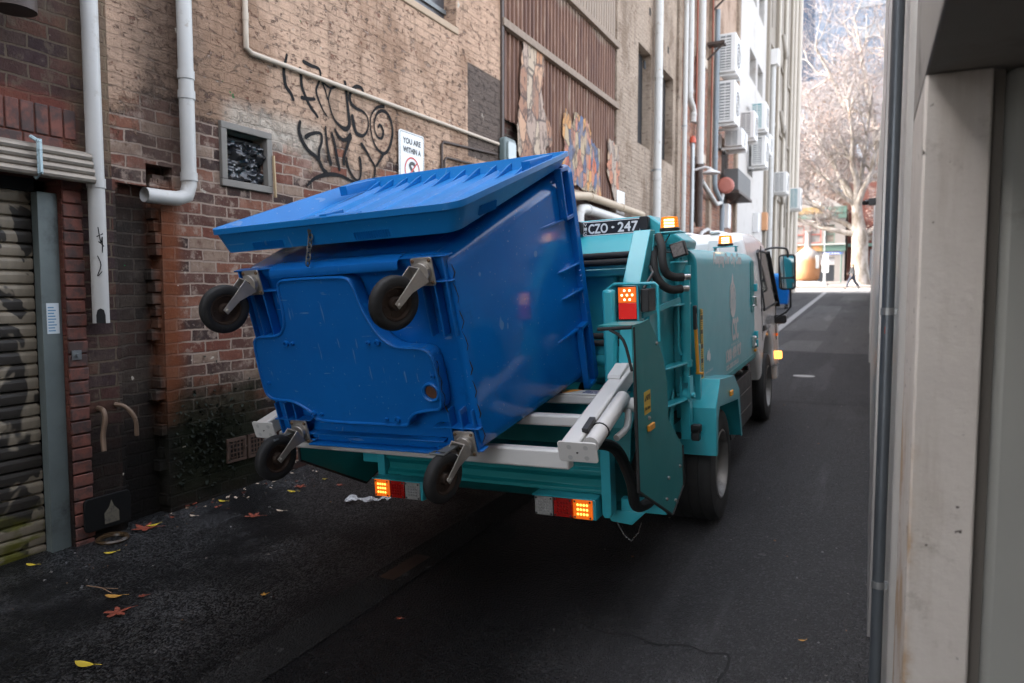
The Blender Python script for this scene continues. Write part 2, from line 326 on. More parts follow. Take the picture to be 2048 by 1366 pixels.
BR_A=brick('purple brick',PURP,(.10,.075,.055),paint=None,stain=[((.16,.045,.030),1.0,2.84,.3,2.92,.03,.55),(SOOT,1,3.2,-1,.85,.18,.85),((.30,.21,.13),2.93,3.3,2.6,9,.25,.5)])
BR_B=brick('flaking painted brick',REDS,(.33,.25,.20),paint=TAN,pz=3.0,pamp=.75,peel=.55,
   stain=[((.52,.45,.37),4.0,5.1,2.95,3.2,.09,.75),((.030,.026,.022),2.9,3.46,-1,2.42,.10,.85),((.17,.050,.018),3.40,3.56,.75,2.5,.06,.8),(SOOT,2.9,4.6,-1,.82,.17,.93),(MOSS,3.45,4.3,.2,1.05,.15,.8),((.06,.04,.03),3.2,3.75,2.6,5.2,.22,.72),((.085,.070,.062),7.735,8.7,3.42,4.56,.012,.9)],
   spot=[((.010,.16,.045),7.3,.735),((.50,.44,.36),5.1,.70)])
REDCOURSE=M('red arch brick',(.15,.050,.034),.8,var=.5,scale=9,bmp=.5,bscale=40,world=True,dirt=(.05,.03,.026),dirtamt=.5,dscale=7)
A=thing('brick_garage','dark purple brick garage with roller shutter and red brick opening','building',(XL,1.2,0))
g=MB(); wall_x(g,XL,-9,3.06,-1.2,9,[(.1,2.72,-.2,2.42)],.17); g.build('wall',BR_A,A,world=True,smooth=False)
g=MB()
zz=.05
while zz<2.40:                                       # brick jamb beside the shutter rail, alternate courses toothed
    for yy in (2.725,):
        L=.125 if int(zz/.086)%2 else .118
        g.box(XL-.16,XL+.012,yy,yy+L,zz,zz+.076)
    zz+=.086
g.build('red_brick_jamb',REDCOURSE,A,bevel=.006,world=True); g=MB()
yy=-.1
while yy<2.80:                                       # soldier course over the opening
    g.box(XL-.1,XL+.010,yy,yy+.074,2.68,2.86); yy+=.084
yy=-.1
while yy<2.7:
    g.box(XL-.1,XL+.008,yy,yy+.228,2.60,2.672); yy+=.238
g.build('red_brick_arch',REDCOURSE,A,bevel=.006,world=True)
# roller shutter
SH,t,b=nm('grimy shutter'); P=pos(t); n1=noise_(t,mapv(t,P,(1,1,1)),1.7,3,.5,1.8); blob=step(t,n1,.50,.53)
c=mixc(t,noise_(t,mapv(t,P,(1,5,1)),6,6),(.175,.145,.105),(.29,.245,.18)); c=mixc(t,mth(t,'MULTIPLY',blob,.92),c,(.016,.014,.013))
sx=N(t,'SeparateXYZ'); t.links.new(P,sx.inputs[0]); mo=mth(t,'MULTIPLY',mth(t,'SUBTRACT',1,step(t,mth(t,'ADD',sx.outputs[2],noise_(t,P,5,5)),.65,1.0)),step(t,noise_(t,mapv(t,P,(1,2,6)),3,5),.42,.62)); c=mixc(t,mo,c,(.10,.095,.012))
t.links.new(c,b.inputs['Base Color']); b.inputs['Roughness'].default_value=.55; b.inputs['Metallic'].default_value=.2
g=MB(); prof=[]; z=.06
while z<2.28:                                        # each slat a shallow S
    for dz,dx in ((0,0),(.004,.014),(.020,.017),(.050,.018),(.066,.014),(.072,.004),(.076,-.006)): prof.append((XL-.14+dx,z+dz))
    z+=.082
g.ring([[(x,.12,zq) for x,zq in prof],[(x,2.61,zq) for x,zq in prof]],closed=False,cap0=False,cap1=False)
sh=g.build('roller_shutter',SH,A,world=True,ang=12)
g=MB(); z=1.32
while z<2.2:                                         # ventilation slots of the upper slats
    for y in (2.02,2.30,2.5)[1:2]: 
        g.prism(rrect(.085,.011,.011,4),(XL-.1215,y,z+.030),(0,1,0),(0,0,1),(.003,0,0))
    z+=.082
g.build('slot',VOID,sh,world=True)
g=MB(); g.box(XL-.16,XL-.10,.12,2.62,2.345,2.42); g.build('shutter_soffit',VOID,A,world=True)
g=MB(); g.box(XL-.11,XL-.05,2.605,2.715,.03,2.34); g.box(XL-.05,XL-.035,2.60,2.72,.03,2.34); g.build('guide_rail',M('grey green rail',(.13,.155,.15),.55,.3,var=.25,dirt=(.02,.02,.02),dirtamt=.35,dscale=2),A,bevel=.004,world=True)
g=MB()
for i in range(4):
    z=2.43+i*.047; g.tube([(XL+.12-.01*i,-.2,z),(XL+.12-.01*i,2.86,z+.0)],.026,10)
g.box(XL,XL+.10,-.2,2.84,2.43,2.60)
bx=g.build('shutter_roll',M('aged tin',(.24,.205,.165),.5,.45,var=.3,scale=12,dirt=(.05,.035,.02),dirtamt=.35),A,world=True)
g=MB(); g.tube([(XL+.10,2.52,2.40),(XL+.155,2.52,2.43),(XL+.155,2.52,2.60),(XL+.07,2.52,2.64)],.012,6); g.box(XL+.146,XL+.152,2.505,2.535,2.42,2.62); g.build('strap',M('pale tape',(.40,.52,.55),.4,dirt=(.02,.05,.06),dirtamt=.4,dscale=30),bx,world=True)
g=MB(); g.box(XL-.0345,XL-.0325,2.625,2.70,1.47,1.66)
st=g.build('notice_sticker',M('sticker white',(.55,.60,.62),.5,var=.05),A,world=True)
g=MB()
for i in range(9): g.box(XL-.0322,XL-.032,2.632,2.632+.06*random.uniform(.6,1),1.485+i*.018,1.492+i*.018)
g.build('small_print',M('print blue',(.08,.22,.36),.6),st,world=True)
g=MB(); g.box(XL+.013,XL+.02,2.74,2.80,1.30,1.36); g.cyl((XL+.01,2.77,1.33),(XL+.04,2.77,1.33),.012,8); g.build('latch_plate',DSTEEL,A,world=True)
# painted brick building
B=thing('painted_brick_building','tan painted brick building, paint flaking off red brick below','building',(XL,6,0))
WIN=(6.2,7.47,4.88,6.9); g=MB()
wall_x(g,XL,3.06,8.6,-1.2,12.5,[WIN,(3.08,3.42,-.9,2.46,.11,1),(3.31,3.52,2.46,2.62,.18,1),(3.99,4.41,2.60,2.99,.14)],.22)
rng=random.Random(3)
for side in (3.08,3.42):                             # broken brick ends along the old drain chase
    z=.1
    while z<2.44:
        l=rng.uniform(.0,.075) if rng.random()<.75 else 0
        if l>.02:
            if side<3.2: g.box(XL-.10,XL-rng.uniform(.005,.05),3.075,3.08+l*.5,z,z+.074)
            else: g.box(XL-.10,XL-rng.uniform(.004,.05),3.42-l,3.425,z,z+.074)
        z+=.086
for _ in range(5):
    y=rng.uniform(3.33,3.47); z=rng.uniform(2.44,2.54); g.box(XL-.17,XL-rng.uniform(.02,.1),y,y+.09,z,z+.06)
g.build('wall',BR_B,B,world=True,smooth=False)
g=MB(); g.box(XL-.20,XL-.17,6.2,7.47,4.88,6.9); wf=g.build('window',M('window shade',(.05,.05,.055),.35,var=.2),B,world=True)
g=MB(); 
for z in (5.05,5.35,5.7): g.box(XL-.168,XL-.14,6.2,7.47,z,z+.05)
g.box(XL-.168,XL-.13,6.75,6.81,4.9,6.88); g.build('window_bars',DSTEEL,wf,world=True)
g=MB(); g.box(XL-.22,XL+.02,6.15,7.50,4.80,4.878); g.build('window_sill',M('sill paint',(.34,.25,.17),.8,var=.2,world=True),B,bevel=.01,world=True)
GR=[[(4.68,3.76),(4.66,3.69),(4.64,3.63),(4.64,3.56),(4.66,3.48),(4.71,3.44),(4.75,3.38)],[(4.83,3.69),(4.84,3.63),(4.85,3.53),(4.9,3.44),(4.96,3.37),(5.02,3.33),(5.05,3.3)],[(4.86,3.75),(4.97,3.74),(5.07,3.74),(5.09,3.68),(5.06,3.61),(5.03,3.54),(5.06,3.46),(5.12,3.38),(5.17,3.34)],[(4.83,3.43),(4.92,3.44),(5.02,3.46)],[(5.1,3.64),(5.15,3.57),(5.18,3.49)],[(5.23,3.61),(5.19,3.51),(5.21,3.43),(5.26,3.34),(5.35,3.29),(5.43,3.28),(5.48,3.33),(5.47,3.43),(5.45,3.56),(5.44,3.65),(5.42,3.73)],[(5.12,3.63),(5.23,3.61),(5.33,3.68)],[(5.7,3.67),(5.67,3.72),(5.58,3.71),(5.5,3.63),(5.5,3.55),(5.58,3.51),(5.69,3.5),(5.76,3.45),(5.76,3.35),(5.69,3.27),(5.59,3.27),(5.55,3.33),(5.52,3.44)],[(6.04,3.63),(5.91,3.59),(5.81,3.48),(5.81,3.33),(5.88,3.2),(6.01,3.15),(6.11,3.23),(6.17,3.4),(6.12,3.54),(6.02,3.58),(5.91,3.53),(5.86,3.41),(5.9,3.31),(5.98,3.3),(6.01,3.37),(5.96,3.43),(5.92,3.39)],[(4.82,3.23),(4.8,3.15),(4.83,3.07),(4.91,2.99),(5.03,2.94),(5.1,2.85),(5.16,2.83)],[(4.87,3.09),(4.95,3.14),(5.07,3.17),(5.09,3.11),(5.05,3.01),(5.05,2.93)],[(5.14,3.25),(5.15,3.14),(5.17,3.03),(5.21,2.9)],[(5.22,3.21),(5.26,3.12),(5.29,3.0),(5.33,2.87)],[(5.26,3.25),(5.34,3.18),(5.43,3.18),(5.5,3.25)],[(5.5,3.24),(5.44,3.12),(5.39,3.01),(5.39,2.93)],[(5.42,3.02),(5.45,2.92),(5.54,2.83),(5.61,2.83),(5.64,2.92),(5.63,3.02),(5.61,3.05)],[(5.64,3.19),(5.73,3.12),(5.8,3.05),(5.86,2.99),(5.85,2.89),(5.81,2.82)],[(6.01,3.15),(5.95,3.08),(5.88,3.0)],[(4.88,2.67),(4.98,2.75),(5.14,2.81),(5.31,2.83),(5.45,2.81),(5.58,2.78)]]
SPRAY=M('black spray paint',(.016,.015,.015),.9,var=.3,spec=.15)
g=MB()
for k,s in enumerate(GR): g.ribbon(s,.021,(XL+.003+.0004*k,0,0),(0,1,0),(0,0,1))
g.build('graffiti',SPRAY,B,world=True,smooth=False)
g=MB()
for y0 in (3.95,4.16):
    for i in range(5): g.box(XL-.02,XL+.012,y0+.004+i*.034,y0+.014+i*.034,.40,.545)
    for i in range(4): g.box(XL-.02,XL+.010,y0,y0+.15,.41+i*.036,.42+i*.036)
    for (p,q,r_,s_) in ((y0-.02,y0+.17,.545,.57),(y0-.02,y0+.17,.38,.40),(y0-.02,y0,.40,.545),(y0+.15,y0+.17,.40,.545)): g.box(XL-.02,XL+.016,p,q,r_,s_)
    g.box(XL-.03,XL+.004,y0,y0+.15,.40,.545,1)
g.build('air_brick',[M('terracotta',(.085,.05,.035),.85,var=.4,world=True),VOID],B,world=True)
g=MB(); g.prism([(3.95,2.56),(4.46,2.56),(4.46,3.04),(3.95,3.04)],(XL,0,0),(0,1,0),(0,0,1),(.001,0,0)); g=MB()
for a in ((3.94,4.46,2.99,3.045),(3.94,4.46,2.55,2.605),(3.94,3.995,2.605,2.99),(4.405,4.46,2.605,2.99)): g.box(XL-.03,XL+.03,*a)
vt=g.build('vent_frame',M('concrete grey frame',(.17,.155,.135),.8,var=.2,bmp=.3,world=True),B,bevel=.006,world=True)
g=MB()
for i in range(4): g.box(XL-.10,XL-.05,4.0,4.40,2.92-i*.1,2.945-i*.1)
g.box(XL-.139,XL-.13,4.0,4.40,2.61,2.98); g.build('louvre',VOID,vt,world=True)
g=MB(); g.bar((XL+.045,4.47,2.52),(XL+.04,4.46,2.86),.012,.02,up=(1,0,0)); tag(g.build('timber_lath',M('raw lath',(.42,.30,.17),.7)),'thin raw timber lath leaning on the vent frame with black plastic','lath')
# crumpled black plastic stuffed into the vent
g=MB(); n=30; vs=[]
for i in range(n+1):
    for j in range(n+1):
        y=4.0+.40*i/n; z=2.62+.30*j/n; d=.05*noise.noise((y*9,z*11,1))+.03*noise.noise((y*19,z*24,4)); e=math.sin(math.pi*i/n)
        vs.append((XL-.045+d*1.5+.02*e,y,z+.02*noise.noise((y*20,z*3,7))))
g.add(vs,[(i*(n+1)+j,(i+1)*(n+1)+j,(i+1)*(n+1)+j+1,i*(n+1)+j+1) for i in range(n) for j in range(n)])
o=g.build('black_plastic_bag',M('black film',(.016,.017,.020),.18,var=.3,spec=.8),ang=20); tag(o,'crumpled black plastic bag stuffed into the square wall vent','plastic bag')
# corrugated iron building
C_=thing('corrugated_iron_building','rust brown corrugated iron clad wall with two grey timber rails','building',(XL,11,0))
RUST,t,b=nm('rusty iron'); P=pos(t); v1=noise_(t,mapv(t,P,(1,2.2,.25)),2.4,7,.65); v2=noise_(t,mapv(t,P,(1,9,.5)),3,5,.6)
c=ramp(t,mth(t,'MULTIPLY_ADD',v2,.5,mth(t,'MULTIPLY',v1,.55)),[(.28,(.045,.020,.014)),(.45,(.095,.042,.026)),(.58,(.15,.072,.042)),(.70,(.30,.22,.16)),(.82,(.42,.35,.28))])
sx=N(t,'SeparateXYZ'); t.links.new(P,sx.inputs[0]); hi=step(t,mth(t,'ADD',sx.outputs[2],noise_(t,P,.8,4)),6.85,7.15); c=mixc(t,mth(t,'MULTIPLY',hi,.65),c,(.33,.28,.22))
t.links.new(c,b.inputs['Base Color']); b.inputs['Roughness'].default_value=.7; b.inputs['Metallic'].default_value=.15
g=MB(); wall_x(g,XL-.12,8.6,13.47,-1.2,11.5); g.build('wall',brick('grey brick',PURP,(.12,.10,.08),stain=[]),C_,world=True,smooth=False)
g=MB(); prof=[]; y=8.62
while y<13.46:
    for dy,dx in ((0,0),(.03,.0),(.045,.032),(.09,.032),(.105,0)): prof.append((XL-.06+dx,y+dy))
    y+=.13
lo=[(x,y,4.11 if y<9.2 else 3.50+.04*math.sin(y*9)) for x,y in prof]; hi_=[(x,y,11.3) for x,y in prof]
g.ring([lo,hi_],closed=False,cap0=False,cap1=False); g.build('corrugated_sheet',RUST,C_,world=True,ang=20)
for z in (5.34,6.49):
    g=MB(); g.box(XL-.03,XL+.05,8.62,13.5,z-.055,z+.05); g.build('timber_rail',TIMBER,C_,bevel=.006,world=True)
g=MB(); g.box(XL-.04,XL+.03,8.60,8.66,3.3,11.3); g.build('corner_strip',DARKPIPE,C_,world=True)
g=MB(); g.box(XL-.10,XL+.02,9.2,13.6,3.40,3.47); g.build('ledge',TIMBER,C_,bevel=.006,world=True)
# torn poster paste-ups on the cladding
def poster(name,poly,label,pal,sc,seed):
    m,t,b=nm('paper '+name); P=mapv(t,pos(t),(1,1.6,.8),(seed,seed*2,0)); vo=N(t,'TexVoronoi'); t.links.new(P,vo.inputs[0]); vo.inputs['Scale'].default_value=sc; bw=N(t,'RGBToBW'); t.links.new(vo.outputs['Color'],bw.inputs[0])
    c=ramp(t,bw.outputs[0],[(i/len(pal),q) for i,q in enumerate(pal)],'CONSTANT'); 
    wv=N(t,'TexWave'); t.links.new(P,wv.inputs[0]); wv.inputs['Scale'].default_value=5; wv.inputs['Distortion'].default_value=9; c=mixc(t,mth(t,'MULTIPLY',step(t,wv.outputs['Fac'],.72,.9),.65),c,(.05,.035,.03))
    ed=N(t,'TexVoronoi',feature='DISTANCE_TO_EDGE'); t.links.new(P,ed.inputs[0]); ed.inputs['Scale'].default_value=sc; c=mixc(t,mth(t,'MULTIPLY',mth(t,'SUBTRACT',1,step(t,ed.outputs[0],.02,.06)),.75),c,(.04,.03,.028))
    c=mixc(t,mth(t,'MULTIPLY',step(t,noise_(t,P,2.5,8,.7),.5,.68),.7),c,(.26,.18,.13))
    t.links.new(c,b.inputs['Base Color']); b.inputs['Roughness'].default_value=.85
    rg=random.Random(seed); out=[]
    for i,(y,z) in enumerate(poly):
        y2,z2=poly[(i+1)%len(poly)]
        for k in range(5): 
            f=k/5; j=.035 if k else 0; out.append((y+(y2-y)*f+rg.uniform(-j,j),z+(z2-z)*f+rg.uniform(-j,j)))
    g=MB(); g.prism(out,(XL+.004,0,0),(0,1,0),(0,0,1),(.006,0,0)); tag(g.build(name,m,smooth=False),label,'poster')
poster('torn_poster',[(9.299,5.33),(9.97,5.337),(10.002,5.063),(9.915,4.756),(10.006,4.493),(10.253,4.305),(10.318,4.024),(10.102,3.935),(10.073,3.785),(9.95,3.5),(9.198,3.5),(9.119,3.804),(9.119,4.248),(9.196,4.488),(9.195,4.798),(9.247,5.078)],'tall torn brown poster with a faded grey patch on rusty iron',[(.34,.17,.09),(.40,.24,.15),(.25,.13,.08),(.36,.28,.20),(.30,.22,.17)],3.0,3)
poster('torn_poster',[(10.871,4.702),(11.082,4.633),(11.192,4.473),(11.26,4.724),(11.597,4.745),(11.871,4.736),(12.036,4.562),(12.123,4.383),(12.507,4.338),(12.519,3.876),(12.617,3.508),(12.059,3.526),(11.28,3.534),(10.75,3.566),(10.746,3.847),(10.845,4.12),(10.739,4.406)],'ragged red and orange poster with blue bits on rusty iron',[(.42,.11,.05),(.45,.22,.07),(.07,.10,.17),(.38,.16,.10),(.34,.26,.16),(.30,.08,.05)],4.5,9)
poster('torn_poster',[(12.996,4.649),(13.6,4.602),(13.7,4.253),(13.62,3.937),(13.66,3.563),(13.415,3.496),(13.212,3.733),(12.92,4.024),(12.958,4.329)],'small dull torn poster at the far end of the rusty iron',[(.34,.22,.14),(.40,.16,.09),(.30,.24,.19),(.36,.27,.19)],4.0,17)
g=MB(); g.prism(rrect(.17,.19,.06,5,8.70,3.62),(XL+.01,0,0),(0,1,0),(0,0,1),(.10,0,0)); k=g.build('bulkhead_light',M('green grey housing',(.10,.13,.125),.5,var=.2),bevel=.02); tag(k,'rounded grey green bulkhead light in the notch below rusty iron','wall light')
g=MB(); g.prism(rrect(.12,.14,.05,5,8.70,3.62),(XL+.111,0,0),(0,1,0),(0,0,1),(.025,0,0)); g.build('lens',M('lamp lens',(.22,.26,.25),.2),k,bevel=.01)
# cream painted building with two tall openings
CR=(.36,.285,.22)
D=thing('cream_brick_building','cream painted brick wall with two tall black window openings','building',(XL,16,0))
BR_D=brick('cream painted brick',REDS,(.25,.2,.15),paint=CR,pz=-2,pamp=.3,peel=.42,pvar=.18)
g=MB(); wall_x(g,XL,13.47,18.1,-1.2,11.8,[(14.87,15.85,4.92,7.0),(16.85,17.85,4.90,7.0)],.24); g.build('wall',BR_D,D,world=True,smooth=False)
for a,b_ in ((14.87,15.85),(16.85,17.85)):
    g=MB(); g.box(XL-.235,XL-.2,a,b_,4.92,7.0); g.build('window',M('blackened window',(.010,.010,.011),.7,var=.5,bmp=.5,bscale=20),D,world=True)
for y,z in ((15.36,6.66),(15.7,7.9),(17.3,7.55)):
    g=MB(); g.box(XL-.02,XL+.003,y-.06,y+.06,z-.08,z+.08); g.build('weep_hole',VOID,D,world=True)
g=MB(); g.box(XL,XL+.03,13.5,13.95,3.28,3.75); g.build('meter_box',OFFWHITE,D,bevel=.01,world=True)
# red brick building
BR_E=brick('red brick',[(.27,.10,.06),(.22,.085,.055),(.30,.13,.08),(.19,.08,.06)],(.33,.28,.22),paint=(.45,.33,.25),pz=8.4,pamp=1.1,peel=.3)
Eb=thing('red_brick_building','red brick building with barred windows and tan painted top','building',(XL,22,0))
g=MB(); wall_x(g,XL-.05,18.1,27.2,-1.2,13.2,[(20.45,21.6,3.75,5.55),(20.45,21.6,6.5,8.3),(24.6,25.9,4.5,6.6)],.2); g.build('wall',BR_E,Eb,world=True,smooth=False)
for (a,b_,c_,d_) in ((20.45,21.6,3.75,5.55),(20.45,21.6,6.5,8.3),(24.6,25.9,4.5,6.6)):
    g=MB(); g.box(XL-.24,XL-.2,a,b_,c_,d_); w=g.build('window',M('dusty pane',(.07,.05,.04),.4,var=.3),Eb,world=True)
    g=MB()
    for i in range(7): g.box(XL-.10,XL-.07,a+(b_-a)*(i+.5)/7-.02,a+(b_-a)*(i+.5)/7+.02,c_,d_)
    g.box(XL-.10,XL-.06,a,b_,(c_+d_)/2-.03,(c_+d_)/2+.03); g.build('window_bars',DARKPIPE,w,world=True)
    g=MB(); g.box(XL-.06,XL+.03,a-.1,b_+.1,d_+.003,d_+.25); g.build('lintel',M('lintel paint',(.40,.33,.26),.8,world=True),Eb,world=True)
for y in (18.15,22.2,26.9):
    g=MB(); g.box(XL-.05,XL+.06,y,y+.35,-1,13.2); g.build('pilaster',BR_D,Eb,world=True,smooth=False)
# white rendered building and beige building at the end of the lane
WH=M('white render',(.43,.405,.375),.75,var=.05,scale=1.5,bmp=.2,bscale=8,world=True,dirt=(.28,.24,.20),dirtamt=.35,dscale=.8)
F_=thing('white_rendered_building','tall white rendered building with small deep windows','building',(XL,31,1))
wn=[(29.8,31.5,10.3,11.4),(32.0,33.6,10.3,11.4),(29.75,31.2,6.5,7.3),(29.8,31.3,13.4,14.6),(32.0,33.6,13.4,14.6)]
g=MB(); wall_x(g,XL,27.2,34.5,-1,24,wn,.35,back=9); g.build('wall',WH,F_,world=True,smooth=False)
for a,b_,c_,d_ in wn:
    g=MB(); g.box(XL-.34,XL-.3,a,b_,c_,d_); 
    for i in range(2): g.box(XL-.30,XL-.27,a,b_,c_+(d_-c_)*(i+1)/3-.03,c_+(d_-c_)*(i+1)/3+.03)
    g.build('window',M('grey window',(.12,.13,.14),.3,var=.2),F_,world=True)
BG=M('beige render',(.27,.235,.19),.8,var=.08,scale=1.2,world=True,dirt=(.16,.13,.10),dirtamt=.35,dscale=1.2)
G_=thing('beige_building','beige building with pilasters and small dark windows at lane end','building',(XL,42,1))
wn=[(36+i*3.2,36.9+i*3.2,z,z+1.5) for i in range(4) for z in (4.2,7.6,11,14.4)]
g=MB(); wall_x(g,XL-.05,34.5,49.0,-1,22,wn,.25,back=9); g.build('wall',BG,G_,world=True,smooth=False)
for a,b_,c_,d_ in wn:
    g=MB(); g.box(XL-.29,XL-.25,a,b_,c_,d_); g.build('window',GLASSD,G_,world=True)
for i in range(5):
    g=MB(); y=34.7+i*3.45; g.box(XL-.05,XL+.12,y,y+.5,-1,22); g.build('pilaster',BG,G_,world=True,bevel=.02)
for z in (6.6,10,13.4):
    g=MB(); g.box(XL-.05,XL+.05,35.2,48.4,z,z+.18); g.build('string_course',BG,G_,world=True)
# ---------------------------------------------------------------- pipes on the left hand walls
def pipe(path,r,label,mat=WHITEPIPE,name='downpipe',collars=(),cat='pipe',open_end=False,n=16,k=5):
    P=smooth2(path,k) if k else path
    g=MB(); g.tube(P,r,n,cap=not open_end)
    if open_end: g.tube(P,r*.9,n,cap=False)
    for c,ax in collars:
        c=Vector(c);a=Vector(ax); g.cyl(c-a*.03,c+a*.03,r*1.13,n)
    return tag(g.build(name,mat,ang=50),label,cat)
def vert(x,y,z0,z1): return [(x,y,z1),(x,y,z1-.1),(x,y,(z0+z1)/2),(x,y,z0+.1),(x,y,z0)]
x=XL+.07
p=pipe([(x,2.905,12),(x,2.905,2.9),(x,2.905,2.6),(x,2.905,1.53)],.050,'widest white downpipe, ending in a cut mouth above the gutter, black scribble on it',collars=[((x,2.905,2.42),(0,0,1))],k=0,open_end=True)
g=MB()
for s in ([(0,.12),(.03,.02),(.05,.06),(.045,-.04)],[(-.02,.06),(.06,.08)],[(-.02,-.06),(.02,-.12),(-.03,-.19),(.03,-.16)],[(0,.03),(.07,0)]):
    g.tube([(x+.0505*math.cos(-.55+q[0]*9),2.905+.0505*math.sin(-.55+q[0]*9),2.02+q[1]) for q in smooth2(s,3)],.0035,4)
g.build('scribble',SPRAY,p)
g=MB(); g.prism([(-.026,0),(.026,0),(.026,.05),(.018,.085),(0,.095),(-.018,.085),(-.026,.05)],(x+.0497*math.cos(-.6)-0,2.905+.0497*math.sin(-.6),1.53),(math.sin(.6),math.cos(.6),0),(0,0,1),(.002*math.cos(.6),-.002*math.sin(.6),0)); g.build('broken_mouth',VOID,p)
x=XL+.075
pipe([(x,3.60,12),(x,3.60,3.0),(x,3.60,2.62),(x,3.60,2.50),(x,3.575,2.425),(x,3.50,2.395),(x,3.40,2.39),(x,3.24,2.39)],.052,'rust stained white downpipe with an elbow spilling sideways over the drain chase',collars=[((x,3.60,3.28),(0,0,1)),((x,3.60,3.14),(0,0,1)),((x,3.60,2.56),(0,0,1))],k=0,open_end=True)
g=MB(); g.lathe([(.048,0),(.047,.002)],Matrix.Translation((x,3.33,2.39))@Matrix.Rotation(R(90),4,'X'),16); g.build('pipe_bore',VOID,bpy.context.scene.objects['downpipe.001'])
pipe([(XL+.03,4.205,12),(XL+.03,4.205,3.8),(XL+.03,4.205,3.66),(XL+.03,4.26,3.635),(XL+.03,4.4,3.637),(XL+.03,8.45,3.70)],.022,'thin tan conduit dropping down the painted wall then running along above the graffiti',M('painted conduit',(.44,.36,.28),.6,var=.1,dirt=(.10,.07,.05),dirtamt=.25),'conduit',collars=[((XL+.03,4.205,3.9),(0,0,1)),((XL+.03,6.4,3.668),(0,1,.015)),((XL+.03,8.45,3.70),(0,1,0))],k=0,n=8)
pipe([(XL+.02,7.10,3.1),(XL+.02,7.10,3.44),(XL+.02,7.14,3.48),(XL+.02,8.45,3.56)],.016,'upper of two dark conduits beside the grey paint patch',DARKPIPE,'conduit',k=0,n=8)
pipe([(XL+.02,7.16,3.0),(XL+.02,7.16,3.27),(XL+.02,7.2,3.31),(XL+.02,8.5,3.36)],.014,'lower of two dark conduits beside the grey paint patch',DARKPIPE,'conduit',k=0,n=8)
pipe([(XL+.2,10.4,3.24),(XL+.2,11.4,3.36),(XL+.2,12.9,3.36),(XL+.2,14.6,3.36)],.07,'dirty tan pipe running along just under the rusty iron cladding',M('dirty tan pipe',(.38,.30,.21),.6,var=.15,dirt=(.15,.08,.04),dirtamt=.3),collars=[((XL+.2,11.5,3.36),(0,1,0)),((XL+.2,13.2,3.36),(0,1,0))],k=0)
pipe([(XL+.2,11.0,.6),(XL+.2,11.0,2.8),(XL+.2,11.0,3.0),(XL+.2,11.08,3.10),(XL+.2,11.3,3.13),(XL+.2,15.5,3.10)],.085,'cream pipe with a bend behind the truck number plate',collars=[((XL+.2,11.4,3.13),(0,1,0))],k=0)
def strap(o,c,r): 
    g=MB(); g.cyl((c[0],c[1],c[2]-.02),(c[0],c[1],c[2]+.02),r*1.12,12); g.box(XL,c[0],c[1]-.02,c[1]+.02,c[2]-.02,c[2]+.02); g.build('pipe_clip',STEEL,o)
x=XL+.13
o=pipe(vert(x,16.0,.5,12),.088,'thick white downpipe between the two tall black window openings',collars=[((x,16.0,6.55),(0,0,1)),((x,16.0,4.3),(0,0,1))],k=0); strap(o,(x,16.0,4.5),.088)
o=pipe(vert(x,18.55,.6,12.5),.06,'thin white downpipe at the near edge of the red brick building',k=0); strap(o,(x,18.55,6),.06)
o=pipe([(x,19.05,13),(x,19.05,7.0),(x,19.05,6.86),(x,19.15,6.76),(x,19.4,6.68),(x,19.5,6.58),(x,19.5,6.3)],.085,'white downpipe with a sideways jog and a short open tail',k=0,collars=[((x,19.05,7.0),(0,0,1)),((x,19.5,6.5),(0,0,1))])
o=pipe(vert(x,20.4,5.32,13),.105,'thick white downpipe ending in a rusty iron lower length',k=0); g=MB(); g.cyl((x,20.4,5.32),(x,20.4,3.6),.10,14); g.cyl((x,20.4,5.2),(x,20.4,5.33),.125,14); g.cyl((x,20.4,4.5),(x,20.4,4.6),.12,14); g.build('iron_lower_pipe',DARKPIPE,o)
o=pipe([(x,19.5,3.0),(x,19.5,5.55),(x,19.5,5.7),(x-.02,19.5,5.75),(x,19.5,5.8)],.055,'red capped galvanised stack pipe beside the thick white downpipe',STEEL,k=0); g=MB(); g.lathe([(.09,5.75),(.09,5.85),(.05,5.93),(0,5.94)],Matrix.Translation((x,19.5,0)),12); g.build('cap',M('red cap',(.45,.07,.03),.5),o)
pipe([(x,22.6,10.3),(x,22.6,5.1),(x,22.7,4.95),(x,23.6,4.7),(x,23.9,4.5),(x,23.9,3.0)],.075,'grey downpipe behind the stacked air conditioners, bending at its foot',M('grey pipe',(.20,.23,.25),.5,var=.15),k=0,collars=[((x,22.6,7.4),(0,0,1)),((x,22.6,5.9),(0,0,1))])
pipe([(x,20.75,4.9),(x,22.9,4.5),(x,23.6,4.62),(x,23.9,4.9)],.07,'white waste pipe sloping along under the barred window',k=0)
pipe([(x,20.6,2.6),(x,20.6,3.3),(x,20.8,3.45),(x,21.6,3.62),(x,22.6,3.55)],.055,'small white waste pipe low on the red brick wall',k=0)
for y,z0,z1,l in ((21.9,5.5,10.6,'thin red oxide pipe left of the air conditioners'),(19.85,6.4,13,'thin red oxide pipe high on the red brick wall beside white downpipes')): pipe(vert(x,y,z0,z1),.028,l,REDPIPE,k=0,n=8)
o=pipe(vert(XL+.2,35.4,2,12.4),.13,'white downpipe with a box hopper at the white building corner',k=0); g=MB(); g.box(XL-.0,XL+.45,35.15,35.65,12.2,12.9); g.build('rain_hopper',OFFWHITE,o,bevel=.02)
for i,(y,r) in enumerate(((37.5,.06),(40.2,.09),(43.6,.07),(45.2,.11),(47.6,.16))):
    pipe(vert(XL+.22,y,1.8,21),r,('narrow beige riser just past the white building','beige riser beside the second pilaster of the beige building','narrow beige riser halfway along the beige building','thick beige riser near the end of the beige building','fattest pale riser at the far corner of the beige building')[i],M('beige riser',(.50,.45,.38),.6,var=.08),k=0,n=10)
